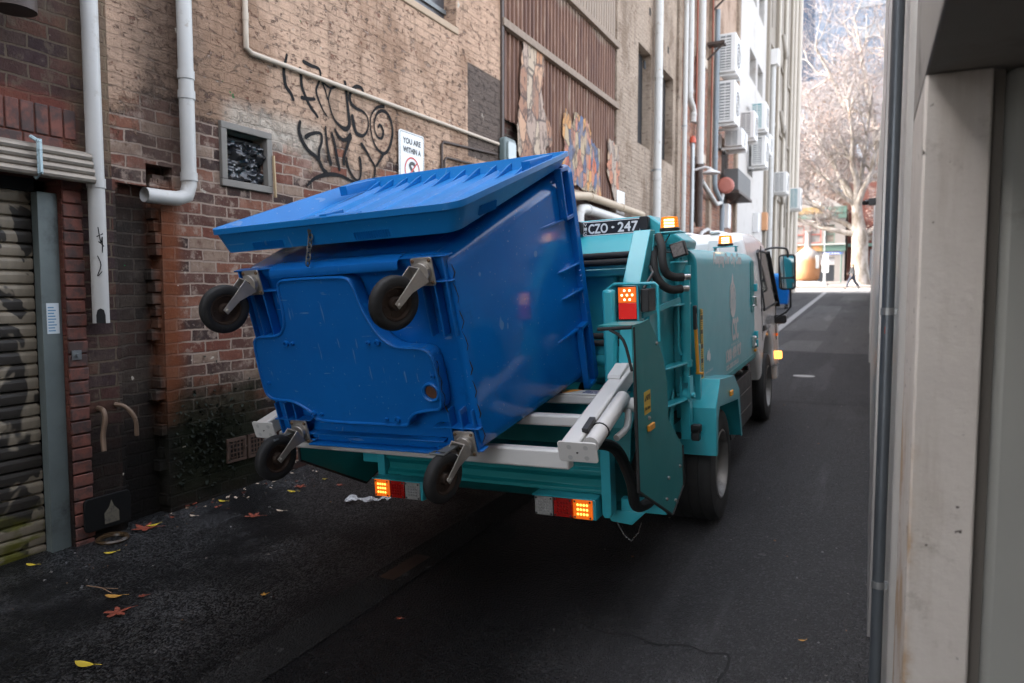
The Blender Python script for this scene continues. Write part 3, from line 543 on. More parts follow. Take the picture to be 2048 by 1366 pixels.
for i,(y,z) in enumerate(((38.3,9.4),(38.6,13.2),(38.9,5.9))):
    pipe([(XL+.25,y,z+1.4),(XL+.35,y+.1,z+.7),(XL+.3,y+.8,z+.5),(XL+.3,y+1.6,z+.9),(XL+.25,y+2.4,z-.6)],.09,('middle bundle of twisted pipes on the beige wall','highest bundle of twisted pipes on the beige wall','lowest bundle of twisted pipes on the beige wall')[i],M('bundle grey',(.27,.24,.20),.7,var=.2),'pipe_bundle',k=4,n=8)
o=pipe([(XL+.18,2.40,5.5),(XL+.18,2.40,3.62),(XL+.18,2.40,3.30)],.11,'stub of a fat rusty flanged pipe at the top left corner',DARKPIPE,'pipe_stub',collars=[((XL+.18,2.40,3.56),(0,0,1))],k=0)
# dripping pipe stubs at the gutter and the small tag plate
CU=M('worn brass',(.16,.105,.07),.5,.4,var=.4,dirt=(.04,.03,.02),dirtamt=.35,dscale=20)
tag((lambda g:(g.tube(smooth2([(XL+.0,2.905,.97),(XL+.06,2.90,.96),(XL+.085,2.895,.90),(XL+.08,2.88,.80),(XL+.10,2.87,.70)],4),.016,10),g.build('pipe_stub',CU))[1])(MB()),'straight worn brass pipe stub curling down from the dark wall','pipe')
tag((lambda g:(g.tube(smooth2([(XL+.0,3.02,.98),(XL+.05,3.06,.96),(XL+.09,3.10,.88),(XL+.09,3.11,.76)],4),.014,10),g.build('pipe_stub',CU))[1])(MB()),'curved yellowed pipe stub beside the straight one on the dark wall','pipe')
o=tag((lambda g:(g.prism(rrect(.16,.11,.03,4,2.93,.28),(XL+.012,0,0),(0,1,0),(0,0,1),(.02,0,0)),g.build('access_cover',M('grimy black cover',(.006,.006,.006),.75,spec=.2),bevel=.004))[1])(MB()),'black rounded access cover at the foot of the dark wall','access cover')
g=MB(); g.prism([(2.90,.20),(3.0,.20),(3.0,.27),(2.965,.31),(2.95,.35),(2.935,.31),(2.90,.27)],(XL+.0325,0,0),(0,1,0),(0,0,1),(.003,0,0)); g.build('tag',M('tag paper',(.13,.115,.085),.7,dirt=(.03,.03,.03),dirtamt=.4,dscale=40),o)
# ---------------------------------------------------------------- air conditioners, lamps and boxes on the left hand walls
TEAL_GR=M('blue green grille',(.05,.20,.22),.5)
def ac(y,z,sx,sy,sz,label,grille=DSTEEL,fan=True,bracket=True,x0=XL+.16,group='air conditioners hung along the lane'):
    t=thing('air_conditioner',label,'air conditioner',(x0,y,z),group)
    g=MB(); g.box(0,sx,0,sy,0,sz); g.build('casing',OFFWHITE,t,bevel=.02)
    g=MB(); g.box(.10*sx,.72*sx,-.006,0.0,.06*sz,.94*sz); gr=g.build('grille',grille,t)
    g=MB(); n=12
    for i in range(n): g.box(.12*sx,.70*sx,-.014,-.006,sz*(.08+.84*i/n),sz*(.08+.84*i/n)+sz*.03)
    g.box(.40*sx,.43*sx,-.016,-.006,.06*sz,.94*sz)
    g.build('slat',OFFWHITE,gr)
    if fan:
        g=MB(); r=min(sy,sz)*.40
        for q in (1,.75,.5,.25): g.lathe([(r*q,0),(r*q,.015),(r*q-.02,.015),(r*q-.02,0)],Matrix.Translation((sx+.001,sy*.5,sz*.5))@Matrix.Rotation(R(90),4,'Y'),20)
        fg=g.build('fan_guard',OFFWHITE,t); g=MB(); g.lathe([(r,0),(0,.001)],Matrix.Translation((sx+.0015,sy*.5,sz*.5))@Matrix.Rotation(R(90),4,'Y'),20); g.build('fan',BLACK,fg)
    if bracket:
        for yy in (.1*sy,.8*sy):
            g=MB(); g.box(-.2,sx*1.02,yy,yy+.06,-.08,-.004); g.box(-.2,-.12,yy,yy+.06,-.08,sz*.8); g.build('bracket',OFFWHITE,t)
    return t
ac(22.7,8.45,.50,1.0,1.15,'topmost and largest louvred air conditioner on the red brick corner')
ac(22.7,6.95,.50,1.0,1.25,'large louvred air conditioner second from top, under the topmost one')
ac(23.9,6.45,.55,1.1,.55,'squat air conditioner under the two large ones on the red brick corner',bracket=True)
ac(26.8,7.25,.50,.9,.95,'white air conditioner with a big fan on the near end of the white wall')
ac(29.3,8.05,.55,1.0,1.05,'upper air conditioner with blue green louvres on the white wall',TEAL_GR)
ac(29.7,6.75,.52,1.0,1.15,'pale grey louvred air conditioner below the blue green one')
ac(31.6,7.55,.45,.9,.8,'half hidden air conditioner behind the blue green one',TEAL_GR)
ac(37.0,6.6,.60,1.0,1.0,'small air conditioner farther along on the beige wall')
ac(44.0,6.55,.65,1.0,1.2,'last blue green air conditioner before the street',TEAL_GR)
g=MB(); g.box(XL+.1,XL+.55,24.3,27.0,5.10,5.80); o=tag(g.build('duct_hood',M('dark grey hood',(.075,.075,.072),.6,var=.15),bevel=.02),'dark grey duct hood on a frame below the air conditioners','duct hood'); g=MB(); g.box(XL,XL+.6,24.2,27.1,5.0,5.08); g.bar((XL,25,4.6),(XL+.55,25,5.02),.05,.05); g.build('frame',DARKPIPE,o)
g=MB(); m_=Matrix.Translation((XL+.30,23.45,5.15))@Matrix.Rotation(R(90),4,'X'); g.lathe([(.26,-.12),(.26,.0),(.20,.05),(0,.06)],m_,16); o=tag(g.build('alarm_bell',M('faded red',(.34,.11,.08),.5,var=.2)),'round faded red bell on the wall beside the duct hood','bell'); g=MB(); g.cyl((XL,23.5,5.15),(XL+.3,23.5,5.15),.04); g.build('stem',DARKPIPE,o)
o=thing('street_wall_lamp','white dish lamp on a bracket by the thick white downpipe','wall lamp',(XL+.1,19.9,5.0)); g=MB(); g.lathe([(.04,.10),(.10,.06),(.24,.0),(.24,-.03),(0,-.04)],Matrix.Translation((.45,0,0)),16); g.build('shade',OFFWHITE,o); g=MB(); g.tube([(0,0,.1),(.3,0,.16),(.45,0,.1)],.03,8); g.build('arm',OFFWHITE,o)
for y,z,l,m_ in ((24.5,3.9,'tall cream electrical box low on the red brick corner',OFFWHITE),(31.5,4.3,'pale small electrical box on the white wall',OFFWHITE),(34.2,4.6,'orange edged notice box beside the white downpipe',M('notice box',(.5,.25,.12),.6))):
    g=MB(); g.box(XL,XL+.22,y,y+.5,z,z+.8); g.box(XL+.22,XL+.232,y+.05,y+.45,z+.05,z+.75); tag(g.build('electrical_box',m_,bevel=.01),l,'box')
for y,z,l in ((21.7,9.0,'rusty ledge bracket high above the barred window'),(22.3,10.6,'rusty ledge bracket above the topmost air conditioner')):
    g=MB(); g.box(XL,XL+.5,y,y+.35,z,z+.08); g.bar((XL,y+.1,z-.4),(XL+.45,y+.1,z),.05,.05); tag(g.build('ledge_bracket',DARKPIPE),l,'bracket')
# ---------------------------------------------------------------- no smoking style sign
t=thing('wall_sign','white sign with rounded corners reading YOU ARE WITHIN A, barred S in a red ring','sign',(XL+.02,6.48,3.16))
SGN=M('sign white',(.62,.62,.60),.45,var=.04); SBL=M('sign black',(.015,.015,.015),.5); SRD=M('sign red',(.45,.03,.025),.5)
ux,uv=(0,1,0),(0,0,1)
g=MB(); g.prism(rrect(.235,.34,.035,5),(0,0,-.05),ux,uv,(.012,0,0)); g.build('panel',SGN,t,bevel=.002)
g=MB(); a=rrect(.222,.327,.028,5); b_=rrect(.216,.321,.024,5); n=len(a)
g.add([(.0135,p[0],p[1]-.05) for p in a]+[(.0135,p[0],p[1]-.05) for p in b_],[(i,(i+1)%n,n+(i+1)%n,n+i) for i in range(n)]); g.build('border',SBL,t,smooth=False)
g=MB(); text(g,'YOU ARE',(.0135,-.165,.16),ux,uv,.33,.058,.003); text(g,'WITHIN A',(.0135,-.165,.065),ux,uv,.33,.058,.003); text(g,'S',(.0140,-.055,-.20),ux,uv,.11,.175,.009)
text(g,'AREA',(.0135,-.11,-.345),ux,uv,.22,.05,.003); g.build('lettering',SBL,t,smooth=False)
g=MB(); n=40; g.add([(.0150,q*math.cos(2*math.pi*k/n),-.113+q*math.sin(2*math.pi*k/n)) for q in (.142,.124) for k in range(n)],[(k,(k+1)%n,n+(k+1)%n,n+k) for k in range(n)])
g.add([(.0156,y,z-.113) for y,z in ((-.098,-.085),(-.085,-.098),(.098,.085),(.085,.098))],[(0,1,2,3)]); g.build('red_ring',SRD,t,smooth=False)
# ---------------------------------------------------------------- right hand side
CONCW,tt,bb=nm('stained concrete'); P=pos(tt); c=mixc(tt,noise_(tt,P,5,8,.65),(.46,.42,.385),(.60,.555,.505))
c=mixc(tt,mth(tt,'MULTIPLY',step(tt,noise_(tt,mapv(tt,P,(6,6,.7)),2.2,7,.65),.50,.72),.32),c,(.29,.235,.175)); c=mixc(tt,mth(tt,'MULTIPLY',step(tt,noise_(tt,P,4.5,9,.75),.54,.68),.55),c,(.20,.165,.13)); c=mixc(tt,step(tt,noise_(tt,P,26,3,.5),.68,.71),c,(.05,.042,.036))
sx=N(tt,'SeparateXYZ'); tt.links.new(P,sx.inputs[0]); edge=mth(tt,'SUBTRACT',1,step(tt,mth(tt,'ADD',sx.outputs[0],mth(tt,'MULTIPLY',mth(tt,'SUBTRACT',noise_(tt,P,9,7,.75),.5),.10)),.104,.128)); zs=mth(tt,'SUBTRACT',1,step(tt,mth(tt,'ADD',sx.outputs[2],mth(tt,'MULTIPLY',noise_(tt,P,3,3),.5)),1.55,1.75))
c=mixc(tt,mth(tt,'MULTIPLY',mth(tt,'MULTIPLY',edge,mth(tt,'MULTIPLY',zs,step(tt,noise_(tt,P,3.5,5,.6),.42,.6))),.75),c,(.33,.19,.075)); tt.links.new(c,bb.inputs['Base Color']); bb.inputs['Roughness'].default_value=.85; bump(tt,bb,noise_(tt,P,40,7,.7),.5,.004)
CLAD,tt,bb=nm('brushed cladding'); P=pos(tt); c=mixc(tt,noise_(tt,mapv(tt,P,(5,.25,.25)),2,6),(.36,.34,.33),(.50,.48,.47)); tt.links.new(c,bb.inputs['Base Color']); bb.inputs['Roughness'].default_value=.30; bb.inputs['Metallic'].default_value=.6
Rb=thing('concrete_building','pale concrete and metal clad building along the right edge of the lane','building',(1.5,2,0))
g=MB(); g.box(.104,.242,2.0,2.55,-.6,2.243); g.build('pillar',CONCW,Rb,bevel=.006,world=True)
g=MB(); g.box(.104,3.0,-6,2.55,2.245,3.4); g.build('lintel',M('grimy concrete soffit',(.27,.25,.225),.85,var=.2,scale=3,world=True,dirt=(.06,.05,.045),dirtamt=.35,dscale=2),Rb,bevel=.006,world=True)
g=MB(); g.box(.27,.50,2.02,2.5,-.6,2.244); g.build('door_frame',M('grey green door frame',(.27,.27,.25),.55,var=.12,scale=3,dirt=(.08,.07,.06),dirtamt=.3,dscale=3,world=True),Rb,bevel=.02,world=True)
g=MB(); g.box(.2425,.2695,2.035,2.5,-.6,2.244); g.box(.50,1.2,2.1,2.5,-.6,2.244); g.build('door_leaf',M('dark door',(.12,.105,.09),.7,world=True),Rb,world=True)
g=MB(); g.box(1.2,3.0,-6,2.5,-.6,2.244); g.build('recess_wall',CONCW,Rb,world=True)
g=MB(); g.box(.085,3,2.551,3.6,-.6,3.4); g.build('rounded_casing',M('pale smooth casing',(.40,.385,.365),.35,var=.05,scale=2,world=True),Rb,bevel=.02,world=True)
RUP=M('upper concrete',(.36,.34,.315),.8,var=.1,scale=1,world=True)
g=MB(); g.box(.10,3,-9,3.6,3.402,5); g.build('upper_wall',RUP,Rb,world=True)
g=MB(); g.box(.036,1.2,3.6,5.2,-.6,4.5); g.build('metal_cladding',CLAD,Rb,bevel=.004,world=True)
OW=thing('added_shade_slab','added concrete slab over the lane behind the viewpoint, unseen, shading the asphalt','shade slab',(-2.2,-3,4.6))  # unseen slab added to keep sky light off the asphalt behind the truck
g=MB(); g.box(-4.49,.099,-7,-1.0,4.4,5.0); g.build('shade_slab',RUP,OW,world=True)
g=MB(); g.box(.045,9,5.2,48.6,-.6,3.3); g.build('pale_wall',M('pale painted wall',(.50,.485,.465),.45,var=.08,scale=.8,world=True),Rb,world=True,smooth=False)
g=MB(); g.box(.02,.045,14,14.4,.4,3.28); g.build('metal_strip',CLAD,Rb,world=True); g=MB(); g.box(.015,.045,20,20.3,.4,3.28); g.build('metal_strip',CLAD,Rb,world=True)
CND=M('blue grey conduit',(.115,.13,.145),.33,.55,var=.2,scale=5)
o=tag((lambda g:(g.tube([(.056,2.7,-.2),(.056,2.7,5.5)],.0195,14),g.build('metal_conduit',CND))[1])(MB()),'blue grey metal conduit rising in front of the pale casing on the right','pipe')
for z in (1.66,.72):
    g=MB(); g.cyl((.056,2.7,z-.012),(.056,2.7,z+.012),.0225,14); g.box(.0565,.084,2.69,2.71,z-.01,z+.01); g.build('clip',STEEL,o)
g=MB(); g.box(.048,.062,2.682,2.688,1.585,1.61); g.build('red_mark',M('red paint mark',(.45,.06,.03),.5),o)
for z,y in ((3.8,4.9),(3.1,12.5)):
    g=MB(); g.box(-.06,.044,y,y+.12,z,z+.1); g.cyl((-.06,y+.06,z+.05),(-.12,y-.02,z+.03),.04,10); tag(g.build('security_camera',BLACK),'small dark camera on the right wall, '+('nearer and higher' if y<12 else 'farther and lower'),'camera')
# ---------------------------------------------------------------- garbage truck (x right, y forward, z up from the ground under its tail)
rho,al=.035,.036
r3=Vector((math.cos(rho),0,math.sin(rho))); f3=Vector((0,math.cos(al),math.sin(al))); f3=(f3-r3*f3.dot(r3)).normalized(); u3=r3.cross(f3)
TM=Matrix(((r3.x,f3.x,u3.x,-1.93),(r3.y,f3.y,u3.y,3.72),(r3.z,f3.z,u3.z,.134),(0,0,0,1)))
T=thing('garbage_truck','teal rear loading garbage truck with white cab and white bin lifter','truck',mat=TM)
def paint(name,col,rough=.32,coat=.45):
    m=M(name,col,rough,var=.06,scale=3,coat=coat,rvar=.06,dirt=tuple(q*.55 for q in col),dirtamt=.16,dscale=5,bmp=.05,bscale=25,spec=.35); return m
TE=paint('teal paint',(.034,.355,.42)); TD=paint('deep teal paint',(.006,.19,.20),.45,.08)
WP=paint('white lifter paint',(.60,.59,.57),.35,.3); CABW=paint('cab white',(.80,.785,.77),.25,.8)
LET=M('vinyl lettering',(.80,.82,.82),.3,var=.03,coat=1)
YEL=M('warning yellow',(.62,.43,.06),.55,var=.1); ORG=M('safety orange yellow',(.72,.30,.02),.4,var=.08)
AMB=E('lit amber led',(1,.36,.05),4.5); AMBB=E('amber lens',(1,.17,.012),.55); REDL=M('red lens',(.36,.008,.006),.25,var=.25,scale=60); REDG=E('lit red lens',(.85,.012,.008),.30); CLR=M('clear lens',(.38,.37,.36),.25,var=.3,scale=80,metal=.3)
STROBE,t_,b_=nm('strobe lens'); b_.inputs['Base Color'].default_value=(.85,.24,.01,1); b_.inputs['Roughness'].default_value=.15; b_.inputs['Emission Color'].default_value=(1,.25,.02,1); b_.inputs['Emission Strength'].default_value=.045
HOT=E('strobe flash',(1,.66,.30),5)
def part(g,name,m,parent=T,bevel=.004,**k): return g.build(name,m,parent,bevel=bevel,**k)
X_,Y_,Z_=(1,0,0),(0,1,0),(0,0,1)
# compactor body
g=MB(); sec=[(-1,.85),(-1,1.70)]+[(-1+.10*(1-math.cos(R(a))),1.71+.10*math.sin(R(a))) for a in (15,35,55,75)]+[(-.85,1.822),(.85,1.822)]+[(1-.10*(1-math.cos(R(a))),1.71+.10*math.sin(R(a))) for a in (75,55,35,15)]+[(1,1.70),(1,.85)]
g.prism(sec,(0,.93,0),X_,Z_,(0,2.50,0)); body=part(g,'body',TE,bevel=.012)
g=MB(); g.box(-1.004,-.985,.93,3.43,.80,.86); part(g,'sill',TD,body); g=MB(); g.box(.985,1.004,.93,3.43,.82,.862); part(g,'sill',TD,body)
g=MB()
def side(s,y,z,w,h,b=0): text(g,s,(1.0035,y,z),Y_,Z_,w,h,b)
side('Keeping Our City Clean',1.47,1.685,1.21,.105,.006); side('CSC',2.16,1.10,.30,.165,.010); side('WASTE & RECYCLING',2.10,1.055,.40,.022); side('1300 499 927',1.88,.955,.70,.088,.007); side('cscwaste.com.au',1.88,.892,.55,.042,.002); 

def oval(mb,cy,cz,ry,rz,w,x=1.0032,a0=0,a1=360,n=28):
    vs=[]
    for i in range(n+1):
        a=R(a0+(a1-a0)*i/n)
        for k in (1,1-w): vs.append((x,cy+ry*k*math.sin(a),cz+rz*k*math.cos(a)))
    mb.add(vs,[(2*i,2*i+2,2*i+3,2*i+1) for i in range(n)])
# leaf shaped emblem: pointed tip over an oval of ribs
oval(g,2.23,1.425,.145,.145,.16); 
g.prism([(2.17,1.54),(2.20,1.60),(2.23,1.635),(2.26,1.60),(2.29,1.54),(2.255,1.53),(2.23,1.565),(2.205,1.53)],(1.003,0,0),Y_,Z_,(.001,0,0))
for dy in (-.075,-.03,.03,.075):
    g.ribbon([(2.23+dy*.45,1.295),(2.23+dy*1.0,1.38),(2.23+dy*.95,1.46),(2.23+dy*.45,1.53)],.015,(1.0036,0,0),Y_,Z_)
g.build('lettering',LET,body,smooth=False); g=MB(); side('Locally owned & operated',1.0,.965,.36,.030)
g.prism([(1.17,1.06),(1.165,1.09),(1.19,1.105),(1.205,1.125),(1.225,1.12),(1.235,1.11),(1.245,1.118),(1.25,1.135),(1.26,1.115),(1.285,1.09),(1.285,1.065),(1.265,1.045),(1.24,1.045),(1.23,1.055),(1.205,1.062),(1.185,1.055)],(1.003,0,0),Y_,Z_,(.001,0,0))
g.build('lettering',LET,body,smooth=False)
g=MB()
for z in (1.45,1.0,.92): g.box(1.0,1.03,3.41,3.47,z,z+.07)
part(g,'hinge',TE,body)
g=MB(); g.prism(rrect(.10,.24,.045,4,3.30,1.50),(1.001,0,0),Y_,Z_,(.004,0,0)); part(g,'access_panel',TD,body,0); g=MB(); g.tube([(1.005,3.32,1.40),(1.03,3.32,1.40),(1.03,3.32,1.32),(1.005,3.32,1.32)],.012,8); part(g,'handle',CHROME,body,0)
g=MB(); g.box(1.0,1.03,3.22,3.28,.93,1.04); g.cyl((1.02,3.25,.95),(1.04,3.25,.95),.02,8); g.cyl((1.02,3.25,1.02),(1.04,3.25,1.02),.02,8); part(g,'latch',CHROME,body)
g=MB(); g.box(1.0,1.02,3.34,3.40,.88,.905); part(g,'side_marker',ORG,body)
g=MB(); g.box(-.2,.9,1.3,1.36,1.823,1.845); g.box(.3,.36,1.0,2.9,1.823,1.84); g.box(.78,.82,1.25,1.3,1.823,1.89); part(g,'roof_rail',TE,body)
# leaning warning strip behind the tailgate seam
g=MB(); st=[(.845,.86),(.935,.86),(1.045,1.41),(.975,1.42)]; g.prism([(.95,.86),(1.04,.86),(1.06,1.41),(.99,1.42)],(1.0045,0,0),Y_,Z_,(.001,0,0)); w=part(g,'warning_strip',YEL,body,0,smooth=False)
g=MB(); z=.875
rg=random.Random(5); k=0
while z<1.40:
    y0=.955+(z-.86)*.065
    if k%5==0: g.box(1.0056,1.006,y0+.004,y0+.062,z,z+.030); z+=.040
    else: g.box(1.0056,1.006,y0+.006,y0+.006+.055*rg.uniform(.55,1),z,z+.006); z+=.0135
    k+=1
g.build('print',SBL,w,smooth=False)
# tailgate: side walls, header, posts
for s in (1,-1):
    g=MB(); pr=[(.92,.50),(.92,1.84),(.60,1.90),(.33,1.88),(.22,1.55),(.10,1.1),(.12,.62),(.40,.42)]
    g.prism(pr,(s*.86,0,0),Y_,Z_,(s*.035,0,0)); part(g,'tailgate_side',TE)
    g=MB(); g.prism([(.92,.75),(.92,1.83),(.78,1.83),(.70,1.2),(.72,.75)],(s*.896,0,0),Y_,Z_,(s*.05,0,0)); part(g,'tailgate_flange',TE)
    for z in (1.46,1.10,.88):                         # stiffening shelves
        g=MB(); g.prism([(.16 if z>1 else .02,0),(.78,0),(.78,.10),(.55,.085),(.2,.02)],(s*.895,0,z),Y_,(s,0,0),(0,0,.012)); part(g,'stiffener',TE)
    g=MB(); g.prism([(.05,.88),(.45,.72),(.62,.95),(.58,.70),(.35,.52),(.05,.60)],(s*.90,0,0),Y_,Z_,(s*.012,0,0)); part(g,'gusset',TE)
    g=MB(); g.prism([(.38,1.905),(.28,1.905),(.02,1.58),(-.10,1.05),(.03,1.05),(.13,1.56)],(s*.79,0,0),Y_,Z_,(s*.10,0,0)); part(g,'packer_post',TE)
g=MB(); hp=[(-1.0,1.60),(-1.0,1.85),(-.80,2.01),(.80,2.01),(1.0,1.85),(1.0,1.60)]
g.prism(hp[1:5]+[(.99,1.80),(-.99,1.80)],(0,.60,0),X_,Z_,(0,.36,0)); hd=part(g,'tailgate_header',TE,bevel=.012)
g=MB(); g.prism([(.592,1.915),(.56,1.900),(.40,1.79),(.42,1.775),(.60,1.87)],(-.79,0,0),Y_,Z_,(1.58,0,0)); part(g,'upper_panel',TE)
g=MB(); g.box(-.79,.79,.50,.52,.95,1.80); part(g,'hopper_back',TE)
g=MB(); g.box(-.79,.79,.34,.48,1.655,1.70); part(g,'packer_beam',TE,bevel=.01)
g=MB()
for x in (-.6,-.25,.1,.28,.45,.63): g.box(x,x+.02,.36,.46,1.70,1.80)
part(g,'packer_gusset',TE)
for z,y in ((1.775,.30),(1.735,.285),(1.31,.25),(1.27,.24)):
    g=MB(); g.cyl((-.79,y,z),(.79 if z>1.5 else .74,y,z),.019,14); 
    part(g,'rubber_seal',RUBBER,bevel=0)
g=MB(); g.box(-.79,.79,.31,.335,1.70,1.79); g.box(-.75,.75,.26,.30,1.20,1.255); part(g,'seal_bar',TE)
for x in (.53,-.53):
    g=MB(); g.prism([(x-.10,1.70),(x+.10,1.70),(x+.055,1.03),(x-.075,1.03)],(0,.43,0),X_,Z_,(0,.06,0)); part(g,'packer_arm',TE,bevel=.015)
    g=MB(); g.cyl((x-.25*(1 if x>0 else -1),.40,1.66),(x-.13*(1 if x>0 else -1),.40,1.60),.018,10); g.cyl((x-.13,.40,1.60),(x-.13,.40,1.55),.016,10); part(g,'hose_fitting',CHROME,bevel=0)
    g=MB(); g.tube(smooth2([(x-.15,.38,1.52),(x-.08,.30,1.40),(x-.03,.28,1.25),(x-.06,.30,1.08),(x-.12,.35,.98)],4),.020,9); part(g,'hydraulic_hose',RUBBER,bevel=0)
g=MB(); g.cyl((.45,.30,1.17),(.72,.30,1.17),.045,16); g.cyl((.40,.30,1.17),(.46,.30,1.17),.032,12); part(g,'pivot_drum',TE,bevel=0)
g=MB(); g.prism([(.48,1.0),(.30,.95),(.12,.80),(.08,.62),(.10,.60),(.34,.78),(.48,.92)],(-.79,0,0),Y_,Z_,(1.58,0,0)); part(g,'hopper_floor',TD)
# number plate and its lamps
g=MB(); g.prism(rrect(.188,.046,.008,3),(.555,.594,1.957),X_,(0,.10,.995),(0,-.004,0)); pl=part(g,'number_plate',M('plate black',(.012,.012,.013),.35),hd,0)
pv=Vector((0,.10,.995))
g=MB(); oo=Vector((.555,.5892,1.957)); a=rrect(.186,.044,.008,3);b2=rrect(.181,.039,.006,3);n=len(a)
g.add([oo+Vector(X_)*p[0]+pv*p[1] for p in a+b2],[(i,(i+1)%n,n+(i+1)%n,n+i) for i in range(n)])
text(g,'CZO',(.408,.5850,1.926),X_,pv,.125,.058,.0022); text(g,'247',(.600,.5850,1.926),X_,pv,.125,.058,.0022)
g.prism([(-.012,0),(0,.008),(.012,0),(0,-.008)],(.567,.5886,1.957),X_,pv,(0,-.0005,0))
for i,ch in enumerate('VIC'): text(g,ch,(.378,.5850+(1.974-i*.025-1.926)*.1,1.974-i*.025),X_,pv,.018,.017,.0009)
g.build('plate_lettering',M('plate white',(.75,.75,.75),.4),pl,smooth=False)
for x in (.345,.775):
    g=MB(); g.prism(rrect(.028,.040,.012,4),(x,.590,1.965),X_,Z_,(0,-.045,0)); part(g,'plate_lamp',BLACK,hd)
# strobes, work lamp
def strobe(c,r,h,parent=T):
    g=MB(); M_=Matrix.Translation(c); g.lathe([(r*1.08,-.02),(r*1.1,0),(r*1.02,.004)],M_,20); bs=part(g,'strobe_beacon',BLACK,parent,0)
    g=MB(); g.lathe([(r,.004),(r*.99,h*.22),(r*.97,h*.24),(r*.98,h*.28),(r*.96,h*.48),(r*.94,h*.5),(r*.95,h*.54),(r*.93,h*.74),(r*.91,h*.76),(r*.92,h*.8),(r*.88,h*.97),(r*.8,h),(0,h*1.01)],M_,24); part(g,'amber_dome',STROBE,bs,0)
    g=MB(); a=-math.atan2(.52,1)   # the flashing face of the beacon, towards the rear
    for k in range(3): 
        z0=h*(.06+.26*k+.02)
        vs=[]
        for i in range(6):
            q=R(-112+i*13); 
            for zz in (z0,z0+h*.17): vs.append((c[0]+r*1.004*math.cos(q),c[1]+r*1.004*math.sin(q),c[2]+zz))
        g.add(vs,[(2*i,2*i+2,2*i+3,2*i+1) for i in range(5)])
    part(g,'flash_tube',HOT,bs,0)
    return bs
g=MB(); g.box(.86,1.03,.38,.55,1.885,1.893); part(g,'strobe_bracket',TE)
strobe((.955,.45,1.913),.053,.066)
g=MB(); g.box(.74,.94,2.82,2.95,1.865,1.873); g.box(.745,.755,2.84,2.93,1.82,1.866); g.box(.925,.935,2.84,2.93,1.82,1.866); part(g,'strobe_bracket',TE)
strobe((.84,2.88,1.893),.062,.075)
g=MB(); ww=Matrix.Translation((1.03,.35,1.785))@Matrix.Rotation(R(-14),4,'Y'); g.box(-.042,.042,-.03,.02,-.042,.042,mat=ww); wl=part(g,'work_lamp',BLACK,bevel=.006)
g=MB(); g.box(-.034,.034,-.0325,-.0305,-.034,.034,mat=ww); part(g,'lens',M('led lens',(.12,.11,.11),.15,var=.8,scale=90),wl,0)
g=MB(); g.box(.98,1.06,.33,.42,1.715,1.722); g.prism([(.96,1.715),(1.06,1.715),(1.03,1.66),(.96,1.62)],(0,.42,0),X_,Z_,(0,.008,0)); g.cyl((1.02,.36,1.72),(1.02,.36,1.745),.012,8); part(g,'work_lamp_bracket',TE)
for k,pth in enumerate(([(.91,.36,1.87),(.945,.30,1.80),(.955,.27,1.72),(.97,.28,1.66),(1.0,.32,1.635),(1.045,.36,1.63)],[(.89,.36,1.80),(.90,.28,1.74),(.915,.25,1.66),(.945,.26,1.60),(.985,.31,1.565),(1.035,.36,1.565)])):
    g=MB(); g.tube(smooth2(pth,5),.024,12); part(g,'hydraulic_hose',RUBBER,bevel=0)
    g=MB(); e=Vector(pth[-1]); g.cyl(e,e+Vector((.03,.03,0)),.017,10); part(g,'hose_fitting',CHROME,bevel=0)
g=MB(); g.tube(smooth2([(.955,.45,1.88),(.95,.38,1.84),(.93,.35,1.80),(.96,.35,1.775),(1.0,.36,1.775)],5),.004,6); part(g,'lamp_cable',BLACK,bevel=0)
# lift ram on the right corner and the safety prop
for s in (1,-1):
    g=MB(); g.cyl((s*.985,.66,1.70),(s*.97,.70,1.10),.032,18); g.cyl((s*.985,.66,1.64),(s*.984,.66,1.70),.038,18); g.cyl((s*.97,.70,1.08),(s*.971,.70,1.12),.037,18); g.cyl((s*.97,.70,1.08),(s*.968,.705,.98),.021,14); g.tube([(s*.95,.62,1.62),(s*.945,.62,1.2),(s*.955,.64,1.16)],.009,8); part(g,'lift_ram',TE,bevel=0)
    g=MB(); g.box(s*.935,s*.950,.66,.75,.88,1.02); g.box(s*.985,s*1.0,.66,.75,.88,1.02); g.cyl((s*.91,.70,.90),(s*1.02,.70,.90),.018,12); g.cyl((s*.95,.70,.90),(s*.985,.70,.90),.045,16); g.box(s*.93,s*.99,.69,.76,.62,.86); part(g,'ram_clevis',TE,bevel=.003)
g=MB(); g.bar((1.015,.79,1.31),(1.015,.83,1.02),.035,.018,up=(1,0,0)); g.cyl((1.0,.83,1.02),(1.05,.83,1.02),.009,8); part(g,'safety_prop',ORG)
g=MB(); g.box(1.005,1.025,.76,.80,1.30,1.45); g.box(1.008,1.03,.765,.775,1.40,1.44); part(g,'rubber_latch',BLACK)
g=MB(); g.box(.985,1.02,.86,.90,.75,1.20); part(g,'tailgate_seam_bar',TE)
